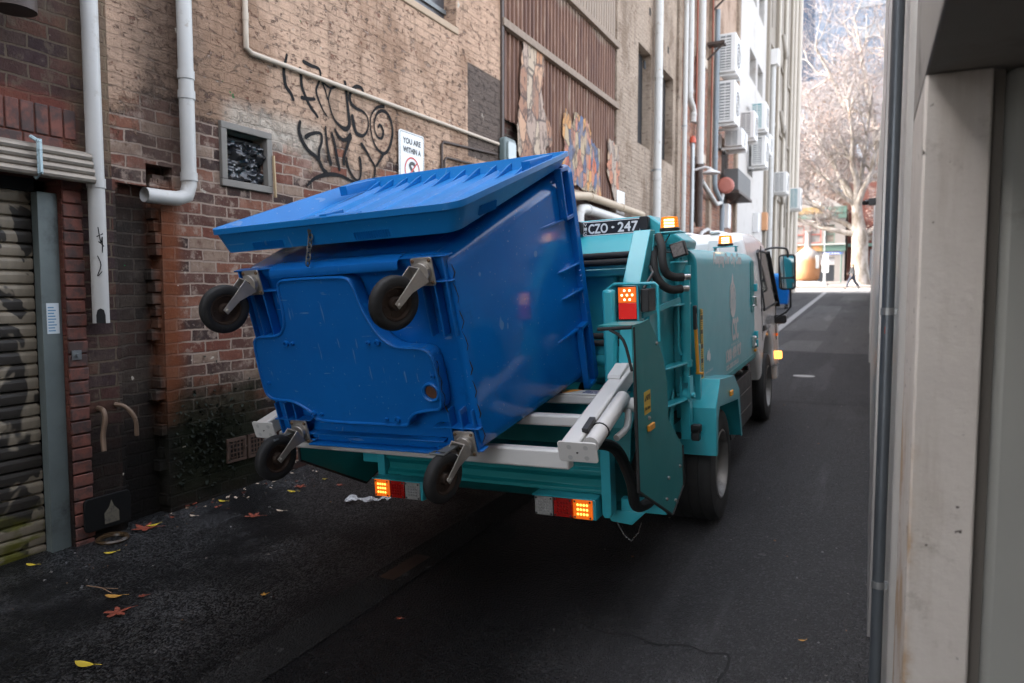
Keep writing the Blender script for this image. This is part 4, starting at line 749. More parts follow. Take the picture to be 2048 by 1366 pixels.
# upper tail lamp in its rod guard and the lamp post
for s in (1,-1):
    g=MB(); g.box(min(s*.715,s*.785),max(s*.715,s*.785),-.09,-.03,1.02,1.585); part(g,'lamp_post',TE,bevel=.018)
    g=MB(); g.box(min(s*.795,s*.905),max(s*.795,s*.905),-.06,-.02,1.42,1.60); lp=part(g,'tail_lamp',BLACK)
    g=MB(); g.box(min(s*.802,s*.898),max(s*.802,s*.898),-.068,-.0605,1.512,1.593); part(g,'amber_lens',AMBB,lp,.002)
    g=MB(); g.box(min(s*.802,s*.898),max(s*.802,s*.898),-.068,-.0605,1.426,1.510); part(g,'red_lens',REDG,lp,.002)
    g=MB()
    for i,j in ((0,0),(-1,0),(1,0),(-.5,1),(.5,1),(-.5,-1),(.5,-1)): g.lathe([(.0065,0),(0,.002)],Matrix.Translation((s*.85+i*.028,-.0685,1.552+j*.024))@Matrix.Rotation(R(90),4,'X'),8)
    part(g,'led',HOT,lp,0)
    g=MB(); g.tube([(s*.74,-.06,1.585),(s*.78,-.065,1.612),(s*1.0,-.065,1.608),(s*1.012,-.065,1.595),(s*1.02,-.09,1.31)],.008,8); g.tube([(s*.906,-.065,1.608),(s*.906,-.065,1.41)],.006,8); g.bar((s*.91,0,1.44),(s*1.0,.45,1.50),.012,.03); part(g,'lamp_guard',TE,bevel=0)
    g=MB(); g.box(min(s*.91,s*.955),max(s*.91,s*.955),-.03,.10,1.46,1.58); g.tube([(s*.92,.0,1.58),(s*.95,.08,1.66),(s*.90,.2,1.70)],.01,6); part(g,'lamp_wiring',BLACK,bevel=.008)
# side guard panels with black edge trim
GP=[(-.56,.66),(-.57,1.42),(-.31,1.44),(-.20,1.36),(-.14,1.30),(-.05,1.21),(0.0,1.09),(.015,.88),(.30,.68),(.29,.45),(.03,.36)]
for s in (1,-1):
    g=MB(); g.prism(GP,(s*1.03,0,0),Y_,Z_,(-s*.006,0,0)); gp=part(g,'side_guard',TD,bevel=0)
    g=MB(); tr=[(-.56,1.42)]+[GP[0],GP[-1],GP[-2],GP[-3]]; g.tube([(s*1.029,y,z) for y,z in tr],.0085,8); g.tube([(s*1.026,-.57,1.42),(s*.86,-.56,1.412)],.0085,8); g.tube(smooth2([(s*.92,-.565,1.41),(s*.985,-.57,1.36),(s*1.02,-.57,1.22)],4),.0075,8); part(g,'edge_trim',RUBBER,gp,0)
    g=MB(); g.prism([(-.57,0),(-.31,0),(-.33,.17),(-.56,.17)],(s*1.03,0,1.425),Y_,(-s,0,0),(0,0,.005)); part(g,'guard_flange',TD,gp,0)
    for y,z in ((-.36,.965),(.22,.58),(-.03,.58),(-.08,.48),(.10,.42),(-.19,1.31)):
        g=MB(); g.lathe([(.010,0),(.010,.005),(.005,.010),(0,.011)],Matrix.Translation((s*1.03,y,z))@Matrix.Rotation(R(90*s),4,'Y'),10); part(g,'bolt',CHROME,gp,0)
    g=MB(); g.box(min(s*1.0305,s*1.045),max(s*1.0305,s*1.045),-.40,-.30,.905,.935); part(g,'marker_lamp',ORG,gp)
    g=MB(); g.box(min(s*1.0302,s*1.0308),max(s*1.0302,s*1.0308),-.43,-.32,.99,1.10); stk=part(g,'note_sticker',YEL,gp,0)
    if s>0:
        g=MB(); text(g,'NOTE',(1.0312,-.395,1.055),Y_,Z_,.065,.025,.001); text(g,'TAIL 180 kpa',(1.0312,-.42,1.005),Y_,Z_,.09,.020,.0006); g.prism([(-.422,1.055),(-.402,1.055),(-.412,1.08)],(1.031,0,0),Y_,Z_,(.0004,0,0)); g.build('sticker_text',SBL,stk,smooth=False)
# lower tail: sill, posts, belly, lamp bars
g=MB(); g.prism([(.02,.70),(-.01,.69),(-.01,.60),(-.035,.585),(-.035,.56),(-.005,.53),(-.005,.49),(-.03,.475),(-.03,.455),(.06,.44),(.16,.36),(.30,.30),(.42,.30),(.42,.70)],(-.80,0,0),Y_,Z_,(1.46,0,0)); part(g,'tail_sill',TD,bevel=.003)
for x,w in ((.66,.055),(-.86,.055)):
    g=MB(); z0=.33 if x>0 else .42; pr=[(x,.72),(x,z0+.02),(x+.012,z0),(x+w-.012,z0),(x+w,z0+.02),(x+w,.72)]; g.prism(pr,(0,-.05,0),X_,Z_,(0,.09,0)); part(g,'sill_post',TE)
g=MB(); g.box(-1.0,-.87,-.02,.05,.52,.66); g.prism([(-.98,.60),(-.80,.60),(-.82,.44),(-.9,.50)],(0,.02,0),X_,Z_,(0,.012,0)); part(g,'left_bracket',TE)
g=MB(); g.box(.72,.98,.10,.16,.33,.40); g.prism([(.62,.33),(.86,.33),(.78,.25),(.66,.26)],(0,.10,0),X_,Z_,(0,.2,0)); part(g,'under_bracket',TE)
g=MB(); g.tube(smooth2([(.80,-.50,.86),(.86,-.36,.80),(.88,-.2,.60),(.86,-.06,.42),(.92,.06,.44),(.98,.12,.62)],6),.030,10); part(g,'hose_bundle',RUBBER,bevel=0)
for x0,ck in ((.28,0),(-.845,1)):
    zt=.333; g=MB(); g.box(x0-.008,x0+.372,-.13,-.02,zt+.112,zt+.120); g.box(x0+.352,x0+.372,-.12,-.02,zt,zt+.112); g.bar((x0+.30 if ck==0 else x0+.1,-.04,zt+.09),(x0+.42 if ck==0 else x0+.05,.02,zt+.10),.03,.03); bar=part(g,'lamp_bar',TE)
    kinds=('clear','red','amber') if ck==0 else ('amber','red','clear')
    for i,kd in enumerate(kinds):
        xx=x0+.004+i*.1165
        g=MB(); g.box(xx,xx+.110,-.118,-.085,zt,zt+.108); md=part(g,kd+'_lamp',{'clear':CLR,'red':REDL,'amber':AMBB}[kd],bar,.003)
        g=MB()
        for a in range(4):
            for b2 in range(3 if kd=='amber' else 4):
                cx=xx+.028+a*.018; cz=zt+.028+b2*(.026 if kd=='amber' else .0175); g.lathe([(.0075 if kd=='amber' else .007,0),(.005,.003),(0,.004)],Matrix.Translation((cx,-.1185,cz))@Matrix.Rotation(R(90),4,'X'),8)
        part(g,'led',AMB if kd=='amber' else (M('red led',(.25,.004,.004),.15) if kd=='red' else M('clear led',(.5,.5,.48),.12,metal=.5)),md,0)
        g=MB()
        for a in (.010,.100):
            for b2 in (.010,.098): g.lathe([(.006,0),(.006,.002),(0,.0025)],Matrix.Translation((xx+a,-.1185,zt+b2))@Matrix.Rotation(R(90),4,'X'),8)
        part(g,'screw',BLACK,md,0)
# bin lifter: two arms with end plates joined by three cross tubes
ang=.27; AD=Vector((0,math.cos(ang),math.sin(ang))); AU=Vector((0,-math.sin(ang),math.cos(ang)))
for s,xo in ((1,.845),(-1,-.955)):
    st=Vector((xo-.005*s,-.90,.92)); g=MB(); g.bar(st,st+AD*1.25,.085,.085,up=AU); arm=part(g,'lifter_arm',WP,bevel=.01)
    g=MB(); c=Vector((xo+.03*s if s>0 else xo+.025,-.90,.92)); g.prism(rrect(.088 if s>0 else .075,.047,.012,4),c,X_,AU,-AD*.010); pl=part(g,'end_plate',WP,arm,.002)
    BWH=M('bolt white',(.45,.45,.44),.4)
    for i in (-.035,.04):
        for j in (-.025,.024): q=c-AD*.0105+Vector(X_)*i+AU*j; g=MB(); g.cyl(q,q-AD*.0015,.011,14); part(g,'bolt',BWH,pl,0)
    g=MB(); q=c-AD*.0105; g.cyl(q+Vector((0,0,-.002)),q-AD*.0012,.005,10); part(g,'hole',VOID,pl,0)
    if s>0:
        a=st+Vector((.085,0,.0))+AD*.03+AU*.018; g=MB(); g.cyl(a,a+AD*.47,.036,20); part(g,'lifter_ram',WP,arm,0)
        g=MB(); q=a+AD*.13; g.tube([q+Vector((.0385*math.cos(t2),0,0))+AU*(.0385*math.sin(t2)) for t2 in [i*math.pi/8 for i in range(17)]],.0035,5); part(g,'cable_tie',BLACK,arm,0)
        g=MB(); q=a+AD*.45; g.cyl(q+Vector((.0,.02,-.03)),q+Vector((.09,.05,-.03)),.035,14); g.tube(smooth2([q+Vector((.03,0,-.05)),q+Vector((.04,-.06,-.12)),q+Vector((.02,-.16,-.15))],4),.016,8); part(g,'hydraulic_elbow',WP,arm,0)
        g=MB(); g.bar(a+AD*.06+AU*.03-Vector((.045,0,0)),a+AD*.17+AU*.035-Vector((.045,0,0)),.03,.025,up=AU); part(g,'black_clip',BLACK,arm)
        g=MB(); g.prism([(.66,.043),(.68,.060),(.82,.066),(.82,.043)],st+Vector((-.045,0,0)),AD,AU,(.07,0,0)); part(g,'hook',WP,arm)
for k,(y,z,h) in enumerate(((-.80,.855,.085),(-.50,.965,.055),(-.13,1.005,.05))):
    g=MB(); g.box(-.91,.80,y-.03,y+.035,z-h/2,z+h/2); tb=part(g,'cross_tube',WP,bevel=.01)
g=MB(); g.box(-.9,.84,-.16,-.03,1.031,1.037); sp=part(g,'lifter_deck',WP,tb,.003)
g=MB(); g.add([(.30,-.155,1.0385),(.50,-.155,1.0385),(.42,-.035,1.0385)],[(0,1,2)]); g2=MB(); g2.add([(.42,-.035,1.0385),(.50,-.155,1.0385),(.57,-.035,1.0385)],[(0,1,2)]); g.build('red_reflector',REDL,sp,smooth=False) if False else g.build('red_reflector',REDL,tb,smooth=False); g2.build('amber_reflector',ORG,tb,smooth=False)
PRT=M('blue yellow print',(.03,.06,.22),.5); g=MB(); text(g,'Garwood',(.60,-.09,1.0385),X_,Y_,.13,.035,.0015); g.build('lettering',PRT,tb,smooth=False); g=MB(); text(g,'9750 4786',(.60,-.135,1.0385),X_,Y_,.13,.030,.001); g.build('lettering',PRT,tb,smooth=False)
for x in (.42,-.42):
    g=MB(); g.prism([(0,0),(.10,.0),(.06,.10)],(x,-.10,1.037),Y_,Z_,(.012,0,0)); g.box(x-.14,x-.05,-.06,.05,1.037,1.12); part(g,'bin_rest',WP)
g=MB(); g.prism([(.66,-.05),(.68,.22),(.60,.0)],(0,0,1.04),X_,Z_,(0,.012,0)); part(g,'rest_plate',WP) if False else None
# wheels, mudguards, chassis
def wheel(x,y,s,wd,dual=False,zoff=0):
    M_=Matrix.Translation((x,y,.38+zoff))@Matrix.Rotation(R(90*s),4,'Y')
    g=MB(); ri=.235; prof=[(ri,-.0),(ri+.03,.012),(.36,.0),(.38,-.03)]
    for i in range(5): z=-.05-i*(wd-.09)/5; prof+=[(.38,z),(.38,z-.02),(.372,z-.022),(.372,z-.030),(.38,z-.032)]
    prof+=[(.38,-wd+.03),(.36,-wd),(ri,-wd)]; g.lathe(prof,M_,40); w=part(g,'wheel',RUBBER,bevel=0)
    g=MB(); g.lathe([(ri,.004),(ri-.012,.008),(ri-.022,-.01),(ri-.03,-.06),(ri-.055,-.075),(ri-.06,-.12),(.12,-.135),(.11,-.09),(0,-.09)],M_,36); part(g,'rim',M('rim silver',(.20,.195,.185),.45,.55,var=.25,dirt=(.05,.04,.035),dirtamt=.35),w,0)
    g=MB()
    for k in range(6): a=k*math.pi/3; q=M_@Vector((.095*math.cos(a),.095*math.sin(a),-.09)); g.cyl(q,M_@Vector((.095*math.cos(a),.095*math.sin(a),-.055)),.014,8)
    part(g,'lug_nut',CHROME,w,0)
    return w
wheel(1.075,1.2,1,.44,zoff=-.03); wheel(-1.075,1.2,-1,.44,zoff=.07); wheel(.96,4.65,1,.22,zoff=-.03); wheel(-.96,4.65,-1,.22,zoff=.07)
for s in (1,-1):
    g=MB(); pr=[(.80,.50),(.82,.80),(.97,.965),(1.50,.915),(1.70,.79),(1.80,.42),(1.785,.42),(1.67,.77),(1.48,.90),(.98,.948),(.835,.795),(.815,.50)]
    g.prism(pr,(s*.72,0,0),Y_,Z_,(s*.40,0,0)); g.prism([(.80,.50),(.82,.80),(.97,.965),(1.50,.915),(1.70,.79),(1.80,.42),(1.755,.42),(1.64,.72),(.94,.79),(.88,.72),(.845,.50)],(s*1.118,0,0),Y_,Z_,(s*.006,0,0)); fd=part(g,'mudguard',TE,bevel=.003)
    g=MB(); g.box(min(s*1.125,s*1.14),max(s*1.125,s*1.14),1.28,1.36,.80,.835); part(g,'marker_lamp',ORG,fd)
    g=MB()
    for i in range(4): g.lathe([(.012,0),(.012,.004),(0,.008)],Matrix.Translation((s*.80,1.0+i*.13,.962-i*.012)),8)
    part(g,'rivet',CHROME,fd,0)
    g=MB(); g.box(min(s*.88,s*1.0),max(s*.88,s*1.0),.70,.73,.62,.66); g.box(min(s*1.0,s*1.045),max(s*1.0,s*1.045),.67,.73,.62,.70); g.prism(rrect(.03,.025,.01,3),(s*1.025,.67,.695),X_,Z_,(0,.05,0)); part(g,'number_lamp_arm',BLACK)
g=MB(); g.box(-.42,-.34,.4,5.3,.52,.72); g.box(.34,.42,.4,5.3,.52,.72); g.box(-.6,.6,.95,1.45,.32,.55); g.box(-.4,.4,4.5,4.8,.3,.5); g.box(-.9,.9,.5,3.4,.72,.80); part(g,'chassis',BLACK)
g=MB(); g.prism(rrect(.60,.22,.09,6,2.72,.50),(.55,0,0),Y_,Z_,(.43,0,0)); g.box(.982,.992,2.25,3.2,.40,.42); g.box(.982,.992,2.25,3.2,.56,.58); tk=part(g,'fuel_tank',BLACK,bevel=.02); g=MB(); g.cyl((.90,2.95,.72),(.93,2.95,.76),.035,14); part(g,'filler_cap',CHROME,tk,0)
g=MB(); g.box(.70,.92,3.3,3.5,.55,.80); part(g,'red_toolbox',M('red box',(.30,.02,.02),.5)); g=MB(); g.box(.90,.95,3.30,3.42,.66,.75); part(g,'side_lamp',BLACK)
# cab
g=MB(); arc=[(4.65+.52*math.cos(R(a)),.42+.52*math.sin(R(a))) for a in range(10,176,15)]
pr=[(3.62,.95),(3.62,1.98),(3.70,2.03),(4.55,2.05),(5.05,2.0),(5.28,1.88),(5.62,1.22),(5.70,.95),(5.72,.42)]+arc[0:]+[(3.95,.75)]
bm=bmesh.new(); vs=[bm.verts.new((-1,y,z)) for y,z in pr]; bm.faces.new(vs); ex=bmesh.ops.extrude_face_region(bm,geom=bm.faces[:]); bmesh.ops.translate(bm,verts=[v for v in ex['geom'] if isinstance(v,bmesh.types.BMVert)],vec=(2,0,0))
for zc in (1.25,1.5,1.75,1.92): bmesh.ops.bisect_plane(bm,geom=bm.verts[:]+bm.edges[:]+bm.faces[:],plane_co=(0,0,zc),plane_no=(0,0,1))
for v in bm.verts:
    k=.97-(max(0,v.co.z-1.22)*.10)-(max(0,v.co.z-1.85)*.25); v.co.x*=k
bm.verts.index_update(); g.add([tuple(v.co) for v in bm.verts],[tuple(v.index for v in f.verts) for f in bm.faces]); bm.free()
cab=part(g,'cab',CABW,bevel=.05,seg=4,ang=40)
g=MB()
for x in (-.6,-.3,0,.3,.6): g.box(x-.05,x+.05,3.595,3.64,1.55,1.97); g.box(x-.05,x+.05,3.66,4.9,2.035,2.062)
part(g,'roof_rib',CABW,cab,.012)
def sx_(z): return .97-(max(0,z-1.22)*.10)-(max(0,z-1.85)*.25)
for s in (1,-1):
    g=MB(); w=[(4.35,1.22),(4.35,1.83),(4.45,1.86),(5.22,1.84),(5.52,1.25)]; g.add([(s*(sx_(z)+.006),y,z) for y,z in w]+[(s*(sx_(z)-.02),y,z) for y,z in w],[(0,1,2,3,4)]+[(i,(i+1)%5,5+(i+1)%5,5+i) for i in range(5)]); wd=part(g,'side_window',GLASSD,cab,0,smooth=False)
    g=MB(); g.tube([(s*(sx_(z)+.004),y,z) for y,z in w+[w[0]]],.014,6); g.bar((s*(sx_(1.86)+.004),5.22,1.86),(s*(sx_(1.22)+.004),5.58,1.20),.02,.06,up=(1,0,0)); part(g,'window_frame',RUBBER,wd,0)
    g=MB(); g.box(min(s*.965,s*.985),max(s*.965,s*.985),4.25,4.42,1.0,1.06); part(g,'door_handle',BLACK,cab,.008)
    g=MB(); g.box(min(s*.962,s*.972),max(s*.962,s*.972),4.2,4.21,.9,1.9); part(g,'door_seam',BLACK,cab,0); g=MB(); g.box(min(s*.962,s*.972),max(s*.962,s*.972),5.45,5.46,.8,1.22); part(g,'door_seam',BLACK,cab,0)
    g=MB(); g.tube(smooth2([(s*.88,5.15,1.88),(s*.97,5.2,1.90),(s*1.09,5.25,1.89),(s*1.125,5.28,1.86),(s*1.125,5.28,1.78)],4),.012,8); g.tube([(s*.97,5.3,1.06),(s*1.10,5.3,1.14),(s*1.15,5.3,1.20),(s*1.15,5.3,1.42)],.012,8); ma=part(g,'mirror_arm',BLACK,cab,0)
    g=MB(); g.prism(rrect(.095,.21,.045,5,s*1.115,1.61),(0,5.30,0),X_,Z_,(0,.06,0)); mi=part(g,'mirror',BLACK,cab,.012)
    g=MB(); g.prism(rrect(.078,.125,.03,4,s*1.115,1.675),(0,5.2985,0),X_,Z_,(0,.001,0)); g.prism(rrect(.078,.055,.025,4,s*1.115,1.475),(0,5.2985,0),X_,Z_,(0,.001,0)); MG,t_,b_=nm('mirror glass'); b_.inputs['Base Color'].default_value=(.55,.58,.6,1); b_.inputs['Metallic'].default_value=1; b_.inputs['Roughness'].default_value=.03; part(g,'mirror_glass',MG,mi,0)
    g=MB(); g.prism(rrect(.07,.055,.03,4,s*1.02,1.05),(0,5.38,0),X_,Z_,(0,.10,0)); part(g,'small_mirror',BLACK,cab,.015)
    g=MB(); g.box(min(s*.965,s*1.04),max(s*.965,s*1.04),5.30,5.38,.58,.67); part(g,'indicator_lamp',AMB if s>0 else AMBB,cab,.012)
    g=MB(); g.box(min(s*.97,s*.99),max(s*.97,s*.99),5.4,5.43,.85,.88); part(g,'side_repeater',AMBB,cab,0)
g=MB(); g.add([(-.88,5.30,1.86),(.88,5.30,1.86),(.93,5.63,1.25),(-.93,5.63,1.25)],[(0,1,2,3)]); part(g,'windscreen',GLASSD,cab,0)
g=MB(); text(g,'CSC',(.974,4.52,.99),Y_,Z_,.40,.13,.002); g.build('door_lettering',M('grey vinyl',(.25,.26,.27),.5),cab,smooth=False)
g=MB(); g.box(-.95,.95,5.60,5.78,.28,.60); part(g,'bumper',CABW,cab,.03)
# chain under the guard
def chain(path,r=.006,wire=.0016,step_=.011):
    g=MB(); P=[Vector(p) for p in path]; d=[]; 
    L=sum((b-a).length for a,b in zip(P,P[1:])); n=max(2,int(L/step_)); k=0
    for i in range(n):
        s=(i+.5)/n*L; acc=0
        for a,b in zip(P,P[1:]):
            l=(b-a).length
            if acc+l>=s: q=a+(b-a)*((s-acc)/l); dr=(b-a).normalized(); break
            acc+=l
        ref=Vector((1,0,0)) if k%2 else Vector((0,1,.3)); side_=(ref-dr*ref.dot(dr)).normalized(); k+=1
        pts=[q+dr*(step_*.75*math.cos(t2))+side_*(r*.6*math.sin(t2)) for t2 in [j*math.pi/5 for j in range(11)]]
        g.tube(pts,wire,5,cap=False)
    return g
part(chain([(.72,.02,.29),(.76,.02,.22),(.80,.02,.19),(.84,.02,.24),(.86,.02,.30)],.004,.0009,.009),'pin_chain',CHROME,bevel=0)
# ---------------------------------------------------------------- the blue wheelie skip, tipped on the lifter (x right, y from base to mouth, z towards its back)
ro,th=.04,.278
r3=Vector((math.cos(ro),0,math.sin(ro))); a3=Vector((0,math.cos(th),math.sin(th))); a3=(a3-r3*a3.dot(r3)).normalized(); u3=r3.cross(a3)
BM=Matrix(((r3.x,a3.x,u3.x,-2.099),(r3.y,a3.y,u3.y,2.563),(r3.z,a3.z,u3.z,1.422),(0,0,0,1)))
BN=thing('waste_bin','big blue four wheeled waste bin tipped up on the truck lifter','bin',mat=BM)
def bluep(name,k=1.0,rough=.34,gk=1.0,rv=.22):
    m,t,b=nm(name); v=obc(t)
    c=mixc(t,noise_(t,v,2.5,6),(.003*k,.100*k*gk,.37*k),(.005*k,.155*k*gk,.52*k))
    sc=step(t,noise_(t,mapv(t,v,(26,3,3),(0,0,0)),2.2,2,.5),.70,.72); sc2=step(t,noise_(t,mapv(t,v,(3.5,14,24)),2.1,3,.5),.71,.73)
    c=mixc(t,mth(t,'MULTIPLY',mth(t,'MAXIMUM',sc,sc2),.42),c,(.20,.33,.50))
    sp=step(t,noise_(t,v,70,2,.5),.72,.74); c=mixc(t,mth(t,'MULTIPLY',sp,.5),c,(.25,.38,.5))
    gr=step(t,noise_(t,v,3.1,9,.75),.58,.76); c=mixc(t,mth(t,'MULTIPLY',gr,.42),c,(.010,.025,.07))
    t.links.new(c,b.inputs['Base Color']); t.links.new(mth(t,'MULTIPLY_ADD',noise_(t,v,9,6),rv,rough-rv*.5),b.inputs['Roughness']); b.inputs['Specular IOR Level'].default_value=.38
    bump(t,b,noise_(t,v,22,4,.5),.06,.004); return m
BL=bluep('blue polyethylene',1.0); BLF=bluep('blue bin side',1.05,.13,1.0,.10); BLL=bluep('blue lid',1.15,.40,1.25)
N3=5
def sec(y,hw,u0,u1,r): return [(p[0],y,p[1]) for p in rrect(hw,(u1-u0)/2,r,N3,0,(u0+u1)/2)]
g=MB()
g.ring([sec(.055,.52,-.37,.37,.06),sec(.035,.545,-.40,.40,.07),sec(.022,.575,-.43,.43,.08),sec(.03,.595,-.447,.447,.085),sec(.075,.603,-.455,.456,.085),sec(.62,.632,-.508,.535,.08),sec(1.19,.655,-.562,.612,.07),sec(1.215,.657,-.565,.615,.07),sec(1.215,.640,-.548,.598,.06),sec(.62,.616,-.492,.519,.07),sec(.10,.58,-.43,.43,.07)])
body=g.build('body',BLF,BN,ang=50)
# central raised panel of the base with its bead and caster pockets
OUT=[(-.315,.393),(-.20,.396),(.02,.392),(.085,.385),(.115,.355),(.144,.235),(.208,.119),(.288,.065),(.415,.055),(.465,.035),(.48,-.02),(.484,-.135),(.475,-.205),(.455,-.232),(.40,-.238),(.317,-.256),(.275,-.288),(.248,-.316),(.10,-.319),(-.279,-.315),(-.33,-.28),(-.385,-.247),(-.457,-.218),(-.56,-.212),(-.61,-.195),(-.628,-.15),(-.625,-.02),(-.613,.079),(-.595,.110),(-.55,.120),(-.44,.125),(-.395,.15),(-.362,.202),(-.350,.323),(-.342,.375)]
OS=smooth2(OUT+[OUT[0]],4)[:-1]
OS=[(x*.94+.0,u) for x,u in OS]
g=MB(); g.prism(OS,(0,-.022,0),(1,0,0),(0,0,1),(0,.075,0)); bp=g.build('base_panel',BL,BN,bevel=.012,ang=50)
g=MB(); P=[(x*.985,-.0225,u*.985) for x,u in OS]; g.tube(P+[P[0]],.0075,8,cap=False); g.build('bead',BL,bp)
g=MB()
for x,u,r in ((-.36,.085,.016),(-.32,.085,.010),(.125,.085,.010),(.175,.085,.016),(-.30,-.275,.016),(-.25,-.275,.009),(.13,-.285,.009),(.19,-.285,.016),(-.54,-.12,.010),(.43,-.07,.009)):
    g.lathe([(r,0),(r*.95,.012),(r*.6,.013),(r*.55,.004),(0,.004)],Matrix.Translation((x,-.022,u))@Matrix.Rotation(R(90),4,'X'),14)
g.build('boss',BL,bp)
g=MB(); g.lathe([(.046,-.002),(.046,.010),(.040,.014),(.032,.010),(.031,.0)],Matrix.Translation((.405,-.022,-.145))@Matrix.Rotation(R(90),4,'X'),28); dr=g.build('drain_ring',BL,bp)
g=MB(); g.lathe([(.031,0),(0,.001)],Matrix.Translation((.405,-.0225,-.145))@Matrix.Rotation(R(90),4,'X'),20); g.build('drain_hole',M('dirty brown bore',(.11,.045,.022),.8,var=.5,scale=30),dr)
g=MB()   # pocket ribs, ledges and the lip along the two long base edges
for sx_2 in (1,-1):
    for sz in (1,-1):
        for k in (.0,.06,.12):
            x=sx_2*(.60-.03-k)
            if k==0: g=MB()
            g.box(x-.004,x+.004,-.0,.05,min(sz*(.10 if sz>0 else .24),sz*.44),max(sz*(.10 if sz>0 else .24),sz*.44))
        g.box(min(sx_2*.36,sx_2*.595),max(sx_2*.36,sx_2*.595),-.002,.05,sz*.385-.05,sz*.385-.044); g.box(min(sx_2*.36,sx_2*.595),max(sx_2*.36,sx_2*.595),-.002,.05,sz*.385+.055,sz*.385+.061)
        g.build('base_rib',BL,BN,bevel=.002)
g=MB()
g.box(-.40,.40,-.012,.06,-.457,-.447); g.box(-.40,.40,-.004,.05,-.40,-.394)
g.build('base_lip',BL,BN,bevel=.002)
g=MB(); g.ring([[(x,y,u) for x in (-.36,-.2,0,.2,.36)] for y,u in ((-.016,.40),(-.020,.415),(-.012,.437),(.02,.452),(.06,.456))],closed=False,cap0=False,cap1=False); g.build('rolled_base_edge',BL,BN)
# rim flange with its frames and gussets
g=MB(); g.ring([sec(1.19,.690,-.595,.648,.05),sec(1.235,.695,-.600,.652,.05),sec(1.235,.645,-.552,.602,.05),sec(1.19,.640,-.548,.598,.05)]); g.build('rim',BLF,BN,bevel=.004)
g=MB()
for s in (1,-1):
    g=MB()
    for u0,u1 in ((.37,.64),(-.59,-.22)):
        a,b=min(s*.652,s*.69),max(s*.652,s*.69)
        g.box(a,b,1.085,1.10,u0,u1); g.box(a,b,1.085,1.20,u1-.02,u1); g.box(a,b,1.085,1.20,u0,u0+.02)
        for uu in (u0,u1-.02):
            if -.5<uu<.6: g.prism([(.80,0),(1.09,.0),(1.09,.035),(.86,.006)],(s*.637,0,uu),(0,1,0),(s,0,0),(0,0,.014))
    for uu in (.11,-.035): g.prism([(.96,0),(1.20,0),(1.20,.045),(1.0,.016)],(s*.645,0,uu),(0,1,0),(s,0,0),(0,0,.012))
    for i in range(3): g.box(min(s*.69,s*.694),max(s*.69,s*.694),1.15,1.19,.02+i*.03,.024+i*.03)
    g.build('rim_bracket',BLF,BN,bevel=.003)
# lid: a shallow tray thrown right back, its inside showing
g=MB()
f0,f1=(.022,.530),(1.215,.648); n0,n1=(-.005,.640),(1.25,.705)
def lr(y,u,hw,r): return (y,u,hw,r)
def loop(near,far,hw0,hw1,rad,up,n=6):
    (y0,u0),(y1,u1)=near,far; out=[]
    L=y1-y0
    for cx,cy,a0 in ((1,1,0),(-1,1,90),(-1,-1,180),(1,-1,270)):
        for k in range(n+1):
            a=R(a0+90*k/n); t=(y1-rad if cy>0 else y0+rad)+rad*math.sin(a); w=hw0+(hw1-hw0)*(t-y0)/L
            out.append((cx*(w-rad)+rad*math.cos(a)+.03*0,t,u0+(u1-u0)*(t-y0)/L))
    return out
A_=loop(f0,f1,.648,.655,.06,1); B_=loop((.004,.622),(1.245,.692),.684,.690,.07,1); C_2=loop((-.010,.624),(1.255,.695),.695,.702,.075,1); D_=loop((-.008,.650),(1.255,.716),.695,.702,.075,1); E_=loop((.012,.650),(1.240,.716),.676,.685,.07,1); F_2=loop((.034,.540),(1.205,.656),.632,.640,.055,1)
g.ring([A_,B_,C_2,D_,E_,F_2]); lid=g.build('lid',BLL,BN,ang=35)
g=MB()
def fz(y): return .540+(.656-.540)*(y-.034)/1.171
for x in (-.50,-.30,-.10,.10,.30,.50):
    g.add([(x-.012,.10,fz(.10)),(x+.012,.10,fz(.10)),(x+.012,1.16,fz(1.16)),(x-.012,1.16,fz(1.16)),(x,.12,fz(.1)+.020),(x,1.15,fz(1.16)+.020)],[(0,1,4),(1,2,5,4),(2,3,5),(3,0,4,5)])
    g.prism([(1.00,0),(1.20,0),(1.225,.035),(1.17,.03)],(x-.004+.05,0,fz(1.1)-.108),(0,1,.1),(0,0,1),(.008,0,0)); g.prism([(1.0,0),(1.20,0),(1.225,.035),(1.17,.03)],(x-.05,0,fz(1.1)-.108),(0,1,.1),(0,0,1),(.008,0,0))
for x in (-.5,-.42,.0,.44): g.prism([(.03,.09),(.13,.0),(.06,.0)],(x,0,.545),(0,1,0),(0,0,1),(.008,0,0))
g.box(-.10,.18,.012,.06,.60,.652); g.box(-.02,.02,.02,.14,.57,.66)
for x in (-.60,.56): g.box(x,x+.05,.9,1.2,.66,.712)
g.build('lid_rib',BLL,lid,bevel=.002)
g=MB()   # grip combs on the near skirt: recess and ribs
for x0 in (-.45,.14):
    g=MB()
    g.add([(x0,.026,.60),(x0+.19,.026,.60),(x0+.17,.042,.552),(x0+.02,.042,.552)],[(0,1,2,3)]) if False else None
    for i in range(15):
        xx=x0+.012+i*.0125; g.add([(xx,.014,.572),(xx+.005,.014,.572),(xx+.005,.022,.540),(xx,.022,.540),(xx+.0025,.004,.568),(xx+.0025,.013,.536)],[(0,1,4),(1,2,5,4),(2,3,5),(3,0,4,5)])
    g.build('grip_comb',BLL,lid)
g=MB()
for i in range(12):
    yy=.20+i*.0135; g.add([(.668,yy,.605),(.668,yy+.006,.605),(.656,yy+.006,.565),(.656,yy,.565),(.679,yy+.003,.600),(.667,yy+.003,.560)],[(0,1,4),(1,2,5,4),(2,3,5),(3,0,4,5)])
g.build('grip_comb',BLL,lid)
